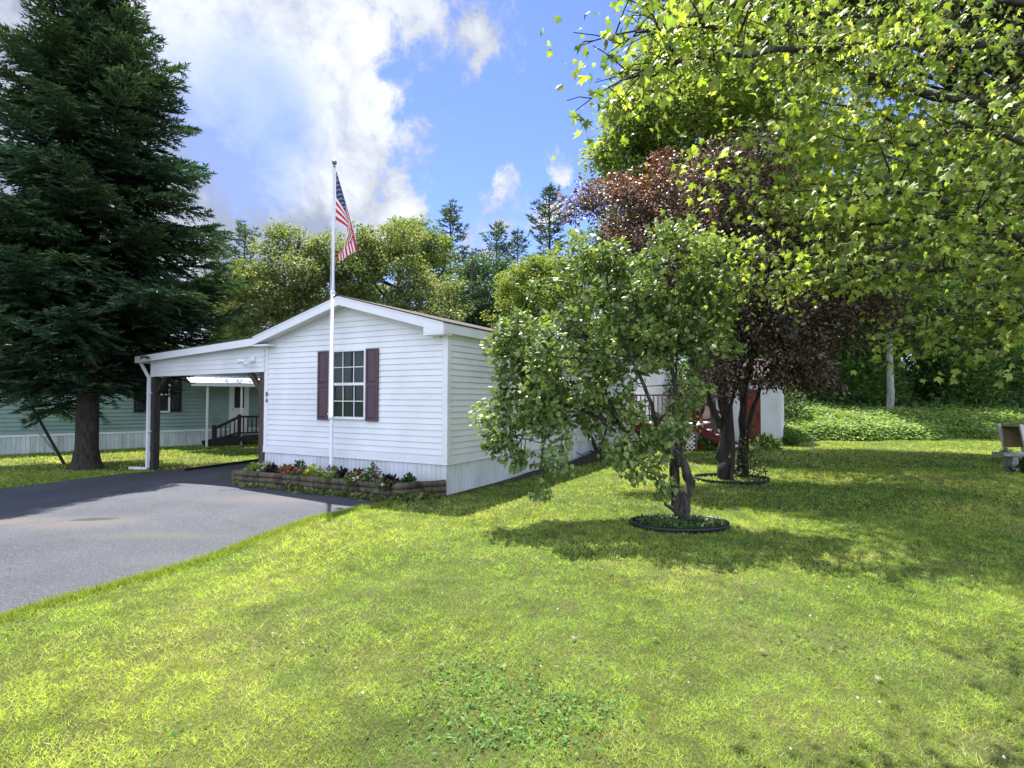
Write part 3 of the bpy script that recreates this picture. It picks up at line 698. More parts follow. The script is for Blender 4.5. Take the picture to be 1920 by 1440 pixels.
# weeds at the planter's foot: uncountable
n = 520; q = rng.random(n); qx = xL+(xR-xL)*q**.6; qy = yL+(yR-yL)*(qx-xL)/(xR-xL)-.06-np.abs(rng.normal(size=n))*.05
half = rng.random(n) < .35; q2 = rng.random(n); qx = np.where(half, xR+(xE-xR)*q2, qx); qy = np.where(half, yR+(yE-yR)*q2-.1-np.abs(rng.normal(size=n))*.06, qy)
T = HF.o+HF.x*qx[:, None]+HF.y*qy[:, None]; T[:, 2] = .02+rng.random(n)*.05
c = np.array([(.12,.2,.04),(.22,.28,.07),(.3,.26,.12),(.07,.12,.03)])[rng.integers(0, 4, n)]
V, F, cc = inst(*LEAF2, T, frames(rng.normal(size=(n, 3))+[0, 0, .6], rng.normal(size=(n, 3))+[0, 0, 1]), .075*rng.uniform(.5, 1.6, n), c)
tag(bulk('weeds', V, F, M['leaf'], None, cc), 'weeds and leaf litter along the foot of the planter', 'weeds', kind='stuff')

# ------------------------------------------------------------------ neighbour's green home
ga, gb = G(0, 858, -.11), G(383, 837.5, -.11); dN = nrm(gb-ga); NF = Frame(ga-dN*7, math.atan2(dN[1], dN[0]))
nh = thing('mobile_home', 'pale green home with black shutters and stained white skirting behind the spruce', 'house', NF.o, NF.a)
NL = 24; nzb = NF.hit(0, 821)[1]; nze = 2.75
ws = [(NF.hit(297, 740)[0], NF.hit(316, 740)[0], NF.hit(310, 774)[1], NF.hit(310, 712)[1])]
wz_0 = ws[0][2]; wz_1 = wz_0+1.15
hole2 = (ws[0][0]-.04-.3, ws[0][1]+.04, wz_0-.04, wz_1+.04)
mb = MB(); lap(mb, 0, NL, nzb, nze, .125, .028, holes=[hole2]); mb.build('wall', M['green'], nh)
mb = MB(); a, b, c, d = hole2
for q in ((0, a, nzb-.1, nze), (b, NL, nzb-.1, nze), (a, b, nzb-.1, c), (a, b, d, nze)): mb.add([(q[0], .006, q[2]), (q[1], .006, q[2]), (q[1], .006, q[3]), (q[0], .006, q[3])], [(0,1,2,3)])
mb.box(0, NL, 4.2, 4.25, -.1, nze); mb.prism([(0.01, 0), (4.2, 0), (4.2, nze), (2.1, nze+.6), (0.01, nze)], 'x', -.02, 0); mb.prism([(0.01, 0), (4.2, 0), (4.2, nze), (2.1, nze+.6), (0.01, nze)], 'x', NL, NL+.02)
mb.build('wall_sheathing', M['green'], nh)
mb = MB(); mb.box(0, NL, -.03, .0, nzb-.07, nzb-.005); mb.build('baseboard', M['trim'], nh)
mb = MB(); ribbed(mb, 0, NL, -.25, nzb-.07, .11, w=.014, d=.012); mb.build('skirting', M['nskirt'], nh)
mb = MB(); mb.prism([(-.2, nze+.02), (2.1, nze+.62), (4.4, nze+.02), (4.4, nze+.09), (2.1, nze+.70), (-.2, nze+.09)], 'x', -.15, NL+.15); mb.build('roof', M['shingle'], nh)
mb = MB(); mb.box(-.16, NL+.16, -.22, -.2, nze-.06, nze+.10); mb.add([(0,-.2,nze),(NL,-.2,nze),(NL,0,nze),(0,0,nze)], [(0,1,2,3)]); mb.build('fascia', M['trim'], nh)
window(nh, hole2[0]+.04, hole2[1]-.04, wz_0, wz_1, 1, 1, M['trim'], .05)
sa = hole2[0]-.02-.0
shutter(nh, sa-.34, sa-.0, wz_0-.03, wz_1+.03, M['black_paint']); shutter(nh, hole2[1]+.02, hole2[1]+.36, wz_0-.03, wz_1+.03, M['black_paint'])
dxa, dxb = NF.hit(433, 750)[0], NF.hit(463, 750)[0]; dz1 = NF.hit(448, 720)[1]; dzb = dz1-1.95
mb = MB(); mb.box(dxa-.06, dxb+.06, -.05, .0, dzb, dz1+.06); dr = mb.build('door', M['trim'], nh, .005)
mb = MB(); wd = (dxb-dxa); mb.box(dxa+wd*.2, dxb-wd*.2, -.06, -.0505, dzb+1.0, dz1-.12); mb.build('pane', M['black_paint'], dr)
mb = MB(); mb.tube([(dxa+.06, -.06, dzb+.95), (dxa+.06, -.10, dzb+.95)], .025, 8); mb.build('handle', M['steel'], dr)
# awning over the porch
PY_ = -1.0
aw = thing('porch_awning', 'white corrugated metal awning on two slim posts over the green home door', 'awning', NF.o, NF.a)
ax0, az1 = NF.hit(357, 707, PY_); ax1 = NF.hit(505, 716, PY_)[0]; azf = NF.hit(400, 722, PY_)[1]
mb = MB(); n = int((ax1-ax0)/.05); vs = []
for i in range(n+1):
    x = ax0+(ax1-ax0)*i/n; dz = .02*(i % 2)
    vs += [(x, PY_-.15, azf+dz), (x, -.02, azf+.32+dz), (x, -.02, azf+.30+dz), (x, PY_-.15, azf-.02+dz)]
for i in range(n): q = 4*i; mb.add([vs[q], vs[q+4], vs[q+5], vs[q+1], vs[q+3], vs[q+7], vs[q+6], vs[q+2]], [(0,1,2,3), (4,7,6,5), (4,5,1,0)])
mb.box(ax0, ax1, PY_-.17, PY_-.15, azf-.10, azf+.03); mb.build('awning_roof', M['trim'], aw)
gN = lambda x, y: Hs(*NF.w(x, y)[:2])-NF.o[2]
for px in (388.5, 452.5):
    x = NF.hit(px, 780, PY_)[0]; t = MB(); t.box(x-.03, x+.03, PY_-.03, PY_+.03, gN(x, PY_)-.03, azf-.021); t.build('post', M['trim'], aw)
# porch stairs
ps = thing('porch_stairs', 'dark wooden porch steps and railing under the white awning', 'stairs', NF.o, NF.a)
LX = NF.hit(447, 800, -.9)[0]; lz = dzb-.02; ex = NF.hit(505, 800, -.9)[0]
t = MB(); t.box(LX, ex, -1.05, -.06, lz-.16, lz); t.build('landing', M['stairwood'], ps)
bx = NF.hit(392, 832, -.9)[0]; ns = 5
for i in range(ns):
    x = bx+(LX-bx)*i/ns; z = gN(x, -.9)+(lz-gN(x, -.9))*(i+1)/(ns+1); t = MB(); t.box(x, x+(LX-bx)/ns+.03, -1.0, -.12, z-.045, z); t.build('step', M['stairwood'], ps)
for y in (-1.03, -.1):
    t = MB(); t.bar((bx-.02, y, gN(bx, y)+.03), (LX, y, lz-.1), .05, .26, (0,0,1)); t.build('stringer', M['stairwood'], ps)
t = MB(); y = -1.03; t.bar((bx+.12, y, gN(bx, y)+.62), (LX, y, lz+.72), .05, .09); t.box(LX, ex, y-.03, y+.03, lz+.68, lz+.75); t.bar((bx+.12, y, gN(bx, y)+.22), (LX, y, lz+.16), .04, .06); t.box(LX, ex, y-.02, y+.02, lz+.10, lz+.16)
t.build('handrail', M['stairwood'], ps)
for i in range(13):
    x = bx+.2+(ex-bx-.25)*i/12; f = min(1, (x-bx)/(LX-bx)); za = gN(bx, y)+.1+(lz+.1-gN(bx, y)-.1)*f; zb = gN(bx, y)+.55+(lz+.70-gN(bx, y)-.55)*f
    t = MB(); t.box(x-.018, x+.018, y-.018, y+.018, za, zb); t.build('baluster', M['stairwood'], ps)
for x, z0_ in ((bx+.12, gN(bx, y)), (LX, gN(LX, y)), (ex-.05, gN(ex, y))):
    t = MB(); t.box(x-.05, x+.05, y-.051, y+.051, z0_-.03, (lz+.8 if x > bx+.2 else z0_+.75)); t.build('newel_post', M['stairwood'], ps)

# ------------------------------------------------------------------ deck beyond the lilac
DK0 = HF.l(G(1177, 838)); DK1 = HF.l(G(1302, 845)); dx0, dx1 = W+.06, DK1[0]; dy0 = (DK0[1]+DK1[1])/2; dy1 = dy0+3.2
deck = thing('deck', 'raised red and white deck with lattice skirt on the side of the white home', 'deck', HF.o, ANG)
dz = .80
t = MB(); t.box(dx0, dx1, dy0, dy1, dz-.045, dz); t.build('deck_floor', M['lattice'], deck)
t = MB(); t.box(dx0, dx1+.02, dy0-.03, dy0-.001, dz-.20, dz-.046); t.box(dx1, dx1+.03, dy0, dy1, dz-.20, dz-.046); t.box(dx0, dx1+.04, dy0-.045, dy0-.031, dz-.05, dz+.03); t.build('rim_board', M['red'], deck)
t = MB(); s = .1; z0_, z1_ = .02, dz-.21
def latt(t, a0, a1, z0, z1, fn, y):
    st = .13
    for sg in (1, -1):
        k = a0-(z1-z0)
        while k < a1+(z1-z0):
            if sg > 0: p0 = [k, z0]; p1 = [k+(z1-z0), z1]
            else: p0 = [k+(z1-z0), z0]; p1 = [k, z1]
            q0, q1 = list(p0), list(p1)
            def clipx(p, o):
                if p[0] < a0: f = (a0-p[0])/(o[0]-p[0]); return [a0, p[1]+f*(o[1]-p[1])]
                if p[0] > a1: f = (a1-p[0])/(o[0]-p[0]); return [a1, p[1]+f*(o[1]-p[1])]
                return p
            if (p0[0] < a0 and p1[0] < a0) or (p0[0] > a1 and p1[0] > a1): k += st; continue
            q0 = clipx(p0, p1); q1 = clipx(p1, p0)
            if abs(q0[0]-q1[0]) > .02: t.bar(fn(q0[0], q0[1], y+.004*sg), fn(q1[0], q1[1], y+.004*sg), .006, .036, fn(0, 0, 1, True))
            k += st
fnx = lambda x, z, y, up=False: (0, 0, 1) if up else (x, y, z)
fny = lambda x, z, y, up=False: (0, 0, 1) if up else (y, x, z)
latt(t, dx0, dx1, z0_, z1_, fnx, dy0-.02); t.build('lattice', M['lattice'], deck)
t = MB(); latt(t, dy0, dy1, z0_, z1_, fny, dx1+.01); t.build('lattice', M['lattice'], deck)
def rail(p, q, tall=.92):
    p = np.array(p, float); q = np.array(q, float); t = MB()
    t.bar((*p, dz+tall), (*q, dz+tall), .09, .045); t.bar((*p, dz+.1), (*q, dz+.1), .05, .05); t.build('handrail', M['red'], deck)
    n = int(np.linalg.norm(q-p)/.13)
    for i in range(1, n):
        c = p+(q-p)*i/n; b = MB(); b.box(c[0]-.018, c[0]+.018, c[1]-.018, c[1]+.018, dz+.126, dz+tall-.024); b.build('baluster', M['tan'], deck)
rail((dx0+.05, dy0+.04), (dx1-.03, dy0+.04)); rail((dx1-.03, dy0+1.25), (dx1-.03, dy1))
for x, y in ((dx0+.04, dy0+.04), (dx1-.03, dy0+.04), (dx1-.03, dy0+1.2), (dx1-.03, dy1)):
    t = MB(); t.box(x-.05, x+.05, y-.05, y+.05, dz+.002, dz+1.0); t.build('rail_post', M['red'], deck)
    t = MB(); t.box(x-.05, x+.05, y-.047, y+.05, 0, dz-.21); t.build('support_post', M['red'], deck)
for i in range(4):
    t = MB(); x = dx1+.05+i*.26; z = dz-.16*(i+1); t.box(x, x+.28, dy0+.15, dy0+1.15, z-.04, z); t.build('step', M['lattice'], deck)
t = MB(); t.bar((dx1+.04, dy0+.14, dz-.1), (dx1+1.1, dy0+.14, .1), .04, .22); t.build('stringer', M['red'], deck); t = MB(); t.bar((dx1+.04, dy0+1.16, dz-.1), (dx1+1.1, dy0+1.16, .1), .04, .22); t.build('stringer', M['red'], deck)
t = MB(); t.bar((dx1, dy0+.14, dz+.85), (dx1+1.05, dy0+.14, .95), .05, .07); t.bar((dx1+.98, dy0+.14, 0), (dx1+.98, dy0+.14, 1.0), .07, .07, (0,1,0)); t.build('stair_rail', M['red'], deck)
g = G(1311, 842); l = HF.l(g); sb = MB(); sb.box(-.16,.16,-.14,.14,0,.17); sb.box(-.18,.18,-.16,.16,.17,.2); o = sb.build('step_box', M['rust'], None, .004); o.location = tuple(g); o.rotation_euler = (0,0,ANG)
tag(o, 'small brick red wooden step box on the grass beside the deck stairs', 'step')

# ------------------------------------------------------------------ shed
sr = G(1465, 831); SF = Frame(sr, ANG); sl_ = SF.hit(1312, 800)[0]
shed = thing('shed', 'white sided garden shed with a red door beyond the dark tree', 'shed', SF.o, ANG)
SW = -sl_; sh = 2.25
da, db = SF.hit(1393, 790)[0], SF.hit(1427, 790)[0]
mb = MB(); lap(mb, -SW, -.08, .08, sh, .1, .014, holes=[(da-.05, db+.05, 0, 2.0)]); mb.build('wall', M['siding'], shed)
mb = MB(); mb.add([(-SW,.004,0),(0,.004,0),(0,.004,sh),(-SW,.004,sh)], [(0,1,2,3)]); mb.box(-.02, 0, .004, 2.6, 0, sh); mb.box(-SW, -SW+.02, .004, 2.6, 0, sh); mb.box(-SW, 0, 2.6, 2.62, 0, sh); mb.prism([(0.0, sh), (2.6, sh), (1.3, sh+.8)], 'x', -SW, 0); mb.build('wall_sheathing', M['siding'], shed)
mb = MB(); mb.box(-.085, .02, -.028, .0, 0, sh); mb.box(0, .02, 0, .08, 0, sh); mb.build('corner_trim', M['trim'], shed)
mb = MB(); mb.prism([(-.2, sh-.05), (1.3, sh+.83), (2.8, sh-.05), (2.8, sh+.01), (1.3, sh+.9), (-.2, sh+.01)], 'x', -SW-.15, .15); mb.build('roof', M['shingle'], shed)
mb = MB(); mb.box(da, db, -.03, -.001, .04, 1.95); d_ = mb.build('door', M['rust'], shed, .004)
mb = MB()
for i in range(1, 4): x = da+(db-da)*i/4; mb.box(x-.006, x+.006, -.034, -.0301, .1, 1.9)
mb.build('door_grooves', M['red'], d_)
mb = MB(); mb.box(db-.09, db-.06, -.07, -.0305, .95, 1.1); mb.build('handle', M['black'], d_)
mb = MB(); mb.box(da-.05, da-.001, -.035, -.001, 0, 2.0); mb.box(db+.001, db+.05, -.035, -.001, 0, 2.0); mb.box(da-.05, db+.05, -.035, -.001, 1.955, 2.03); mb.build('door_trim', M['trim'], shed)

# ------------------------------------------------------------------ trees
def bez(a, b, c, n=7):
    t = np.linspace(0, 1, n)[:, None]; return (1-t)**2*a+2*t*(1-t)*b+t*t*c
def ell(px, py, Yd, rx, rz, ry=None):     # crown lobe: centre by direction and distance, radii in metres at that distance
    c = P(px, py, Yd); s = Yd/FPX; return (c, np.array([rx*s, (ry if ry else (rx+rz)/2*s), rz*s]))
def tree(name, label, cat, base, lobes, trunks, nclump, nleaf, size, cols, bark='bark', proto=LEAF2, mat='leaf', group=None, cr=.45, nlimb=14, flat=.6, orient=(.5, .9, .5), extra=None, seed=0, inner=.35, droop=0.0, fork=None):
    g0 = np.random.default_rng(seed+11); base = np.array(base, float)
    g = thing(name, label, cat, tuple(base), 0, group)
    vol = np.array([np.prod(r)**.67 for c, r in lobes]); vol /= vol.sum()
    ccs = []; rad = []
    for (c, r), v in zip(lobes, vol):
        k = max(2, int(round(nclump*v))); u = nrm(g0.normal(size=(k, 3)))*(g0.uniform(inner**3, 1, (k, 1)))**(1/3)
        ccs.append(c-base+u*r); 
    cl = np.vstack(ccs); k = len(cl); clr = cr*g0.uniform(.6, 1.5, k)
    cen = np.mean(cl, 0)
    # trunks and limbs
    tb = MB(); ends = []
    for tr in trunks:
        pts = np.array([q[:3] for q in tr], float)-base; rr = [q[3] for q in tr]
        # densify
        t = np.arange(len(pts)); tt = np.linspace(0, len(pts)-1, (len(pts)-1)*4+1)
        pp = np.c_[[np.interp(tt, t, pts[:, i]) for i in range(3)]].T; rs = np.interp(tt, t, rr)
        pp[1:-1] += g0.normal(size=(len(pp)-2, 3))*rs[1:-1, None]*.25
        tb.tube(pp, rs, 12, wob=.14); ends.append((pp, rs))
    allp = np.vstack([p for p, r in ends]); allr = np.concatenate([r for p, r in ends])
    zmin = fork-base[2] if fork is not None else allp[:, 2].max()*.35
    ok = allp[:, 2] > zmin; sp, sr_ = allp[ok], allr[ok]
    far = np.argsort(-np.linalg.norm(cl-cen, axis=1)); sel = far[np.linspace(0, len(far)*.7-1, nlimb).astype(int)]
    lp = [sp]; lr = [sr_]
    for i in sel:
        d = np.linalg.norm(sp-cl[i]*[1, 1, .8], axis=1)+.8*np.maximum(0, sp[:, 2]-cl[i][2]+.2); j = np.argmin(d+g0.uniform(0, .6, len(d))*d.mean()*.3)
        a = sp[j]; c = cl[i]; b = (a+c)/2+np.array([0, 0, .12*np.linalg.norm(c-a)])+g0.normal(size=3)*.06*np.linalg.norm(c-a)
        q = bez(a, b, c, 9); q[1:-1] += g0.normal(size=(7, 3))*.012*np.linalg.norm(c-a); r = np.linspace(min(sr_[j]*.7, .02+.018*np.linalg.norm(c-a)), .007+.001*np.linalg.norm(c-a), 9); tb.tube(q, r, 6, cap=False, wob=.1); lp.append(q); lr.append(r)
    lp = np.vstack(lp)
    for c in cl:
        j = np.argmin(np.linalg.norm(lp-c, axis=1)); a = lp[j]; L = np.linalg.norm(c-a)
        if L < .05: continue
        q = bez(a, (a+c)/2+g0.normal(size=3)*.1*L, c+nrm(c-a)*.3*cr, 5); tb.tube(q, np.linspace(.006+.008*L, .003, 5), 4, cap=False)
    tb.build('trunk', M[bark], g)
    # leaves
    per = np.maximum(3, (nleaf*clr**2/np.sum(clr**2))).astype(int); ids = np.repeat(np.arange(k), per); n = len(ids)
    u = g0.normal(size=(n, 3)); u = nrm(u)*(g0.uniform(0, 1, (n, 1))**.45)*clr[ids, None]*np.array([1, 1, flat]); T = cl[ids]+u
    if droop: T[:, 2] -= droop*np.linalg.norm(u[:, :2], axis=1)**2/np.maximum(clr[ids], .01)
    outd = nrm(T-cen*[1, 1, .7]); D = nrm(u*orient[0]*2+outd*.5+g0.normal(size=(n, 3))*.5-[0, 0, .35]); Nn = g0.normal(size=(n, 3))*orient[2]+outd*.3+[0, 0, orient[1]]
    cols = np.array(cols, float); ccol = cols[g0.integers(0, len(cols), k)]; c = ccol[ids]*(1-.5)+.5*cols[g0.integers(0, len(cols), n)]; c = c*g0.uniform(.7, 1.3, (n, 1))
    if extra: c = extra(T+base, c, g0)
    V, F, cc = inst(*proto, T, frames(D, Nn), size*g0.uniform(.6, 1.3, n), c); bulk('crown', V, F, M[mat], g, cc)
    return g
def q4(p, r): return (*p, r)

# lilac
LB = G(1283, 975); LY = LB[1]
def Q(px, py, Yd, r): return q4(P(px, py, Yd), r)
lil = tree('lilac_tree', 'lilac with heart shaped leaves and twisted trunk in a black edging ring', 'tree', LB,
  [ell(1120, 585, 7.6, 165, 120), ell(1240, 520, 7.7, 150, 95), ell(1010, 690, 7.3, 90, 105), ell(1130, 690, 7.6, 140, 75), ell(1290, 640, 7.3, 85, 95, .55), ell(960, 790, 7.1, 62, 48, .4),
   ell(1040, 790, 7.2, 60, 40, .35), ell(985, 872, 7.0, 38, 38, .22), ell(1040, 850, 7.0, 24, 30, .18), ell(1018, 925, 6.9, 8, 20, .06), ell(1215, 870, 7.1, 45, 34, .25), ell(1238, 925, 7.15, 26, 26, .16), ell(1180, 800, 7.3, 60, 40, .3), ell(1245, 800, 7.0, 50, 40, .25), ell(1310, 760, 7.0, 45, 45, .3), ell(1160, 850, 7.2, 30, 25, .2), ell(1080, 480, 7.9, 70, 45, .5), ell(1330, 590, 7.6, 60, 60, .4), ell(1290,455,7.8,70,40,.4), ell(930, 800, 7.1, 40, 35, .3), ell(1000, 750, 7.4, 80, 60, .6), ell(1090, 760, 7.5, 70, 40, .5), ell(960,660,7.4,50,50,.4)],
  [[Q(1287, 978, LY, .105), Q(1287, 940, LY, .070), Q(1294, 905, LY, .062), Q(1282, 872, LY, .058), Q(1264, 850, LY-.03, .055), Q(1215, 818, LY+.05, .040), Q(1165, 800, LY+.1, .032), Q(1100, 770, LY+.1, .024), Q(1030, 745, LY, .018)],
   [Q(1276, 974, LY+.02, .085), Q(1268, 925, LY+.06, .066), Q(1265, 890, LY+.06, .060), Q(1270, 850, LY+.03, .055), Q(1277, 800, LY+.1, .030), Q(1265, 720, LY+.1, .024), Q(1250, 620, LY+.2, .018)],
   [Q(1268, 862, LY, .034), Q(1290, 815, LY, .026), Q(1318, 770, LY-.05, .020), Q(1330, 700, LY-.1, .014)],
   [Q(1262, 850, LY, .04), Q(1240, 815, LY-.05, .03), Q(1215, 740, LY-.1, .024), Q(1180, 660, LY, .018), Q(1150, 590, LY, .013)],
   [Q(1100, 770, LY+.1, .02), Q(1050, 790, 7.2, .016), Q(1018, 830, 7.05, .010), Q(1014, 880, 6.95, .007), Q(1019, 925, 6.9, .004)],
   [Q(1280, 965, LY-.03, .03), Q(1250, 945, LY-.05, .022), Q(1240, 915, LY-.06, .012)],
   [Q(1165, 800, LY+.1, .03), Q(1120, 700, LY+.2, .02), Q(1080, 620, LY+.2, .014)]],
  385, 16500, .068, [(.11,.17,.045),(.16,.24,.06),(.22,.31,.085),(.32,.40,.14),(.08,.13,.045)], 'bark_lilac', HEART, 'leaf_gloss', cr=.17, nlimb=30, seed=1, orient=(.4, .7, .6), flat=.8, inner=.3, fork=.9)
# sprouts next to the trunk
for (px0, py0, px1, py1) in ((1333, 955, 1300, 870), (1300, 860, 1303, 775)): pass
def ring(name, label, c, rx, ry, ang, mat, tube=.022, h=.05, gap=0):
    t = MB(); n = 44; pts = []
    for i in range(n+1):
        a = 2*math.pi*i/n*(1-gap)+ang; x = c[0]+rx*math.cos(a)*(1+.04*math.sin(3*a)); y = c[1]+ry*math.sin(a)*(1+.05*math.sin(2*a+1)); pts.append((x, y, Hs(x, y)+h))
    t.tube(pts, tube, 8, cap=True)
    vs = []
    for p in pts: vs += [(p[0], p[1], p[2]-h-.03), p]
    t.add(vs, [(2*i, 2*i+2, 2*i+3, 2*i+1) for i in range(n)]); o = t.build(name, mat); tag(o, label, 'edging', 'black edging rings around the tree trunks'); return o
rc = G(1276, 985); ring('lawn_edging', 'black plastic edging ring around the lilac trunk', rc, .60, .42, 0, M['black'], .024, .045)
t = MB(); n = 40; vs = [(rc[0], rc[1], .045)]+[(rc[0]+.58*math.cos(a), rc[1]+.40*math.sin(a), .022) for a in np.linspace(0, 2*math.pi, n+1)[:-1]]
t.add(vs, [(0, i+1, (i+1) % n+1) for i in range(n)]); o = t.build('mulch', M['mulch']); tag(o, kind='structure')
# ivy-like cover inside the lilac ring, and a dark clump at its right end
n = 1500; a = rng.uniform(0, 6.28, n); r = np.sqrt(rng.random(n)); T = np.c_[rc[0]+.56*r*np.cos(a), rc[1]+.38*r*np.sin(a), .03+rng.random(n)*.05]
c = np.array([(.05,.12,.03),(.09,.17,.04),(.04,.07,.025)])[rng.integers(0, 3, n)]
V, F, cc = inst(*OVAL, T, frames(rng.normal(size=(n, 3)), rng.normal(size=(n, 3))*.4+[0, 0, 1]), .045*rng.uniform(.6, 1.3, n), c)
tag(bulk('ground_cover', V, F, M['leaf_gloss'], None, cc), 'small leafy ground cover filling the ring under the lilac', 'ground cover', kind='stuff')

# purple tree
PB = G(1365, 897); PYd = PB[1]
def pcol(T, c, g):
    # scattered green-bronze leaves, some red-brown sprays near the top
    k = vnoise(T[:, 0]*1.3, T[:, 2]*1.3+T[:, 1], 1.0)
    hi = np.array([.20, .055, .03]); w = np.clip((k-.72)*4, 0, 1)*(T[:, 2] > 4.6); c = c*(1-w[:, None])+hi*w[:, None]*g.uniform(.6, 1.3, (len(c), 1))
    w = (g.random(len(c)) < .10)[:, None]; c = np.where(w, np.array([.12, .16, .05]), c); w = (g.random(len(c)) < .22)[:, None]; return np.where(w, np.array([.34, .26, .23]), c)  # random pale pinkish leaves: glints painted into the leaf colour
def QP(px, py, Yd, r): return Q(px, py, PYd+Yd, r)
pur = tree('purple_leaf_tree', 'dark purple-brown leafed tree with several stems behind the lilac', 'tree', PB,
  [ell(1320, 390, 11.4, 155, 110), ell(1180, 390, 11.6, 85, 60, .8), ell(1400, 450, 10.9, 120, 90, .8), ell(1095, 372, 11.8, 45, 38, .4), ell(1250, 480, 11.3, 130, 90), ell(1420, 540, 11.0, 150, 110), ell(1530, 590, 11.0, 130, 75), ell(1440, 660, 10.6, 105, 70, .8), ell(1390, 320, 11.6, 110, 60), ell(1540, 470, 11.6, 130, 90), ell(1600, 540, 11.6, 55, 45, .6), ell(1500, 690, 10.7, 60, 45, .4), ell(1350, 700, 11, 50, 40, .5), ell(1430, 620, 9.9, 110, 90, .7)  , ell(1380, 570, 10.2, 90, 70, .6)],
  [[QP(1362, 899, 0, .15), QP(1358, 850, 0, .115), QP(1362, 780, 0, .10), QP(1352, 700, 0, .085), QP(1330, 600, .1, .06), QP(1310, 480, .2, .04), QP(1290, 400, .3, .02)],
   [QP(1385, 899, .3, .09), QP(1392, 830, .3, .075), QP(1395, 740, .3, .065), QP(1415, 640, .3, .05), QP(1440, 520, .3, .03), QP(1450, 420, .3, .02)],
   [QP(1350, 800, .0, .06), QP(1330, 750, -.1, .055), QP(1300, 680, -.1, .045), QP(1250, 560, .1, .035), QP(1180, 430, .3, .018)],
   [QP(1400, 899, .2, .05), QP(1402, 800, .1, .04), QP(1425, 720, 0, .035), QP(1500, 620, -.1, .02)],
   [QP(1372, 899, -.2, .04), QP(1376, 840, -.2, .035), QP(1370, 760, -.2, .03), QP(1400, 650, -.3, .02)]],
  760, 76000, .076, [(.06,.036,.032),(.085,.052,.045),(.12,.08,.065),(.075,.075,.04),(.045,.03,.03)], 'bark_dark', OVAL, 'leaf_purple', cr=.30, nlimb=34, seed=2, extra=pcol, orient=(.4, .6, .7), flat=.75, fork=1.6)
rc2 = G(1368, 900); ring('lawn_edging', 'black edging ring under the purple leafed tree', (rc2[0]+.1, rc2[1]+.1), .70, .62, .3, M['black'], .02, .05)
# suckers round its trunks
n = 260; T0 = rc2+np.c_[rng.normal(size=n)*.30, rng.normal(size=n)*.18, np.abs(rng.normal(size=n))*.42]
sk_ = plant('sapling', 'thin leafy suckers at the foot of the purple leafed tree', 'shrub', tuple(G(1408, 897)), 1.0, .35, [(.06,.12,.03),(.05,.04,.03)], 420, .07, OVAL, 'leaf_gloss')

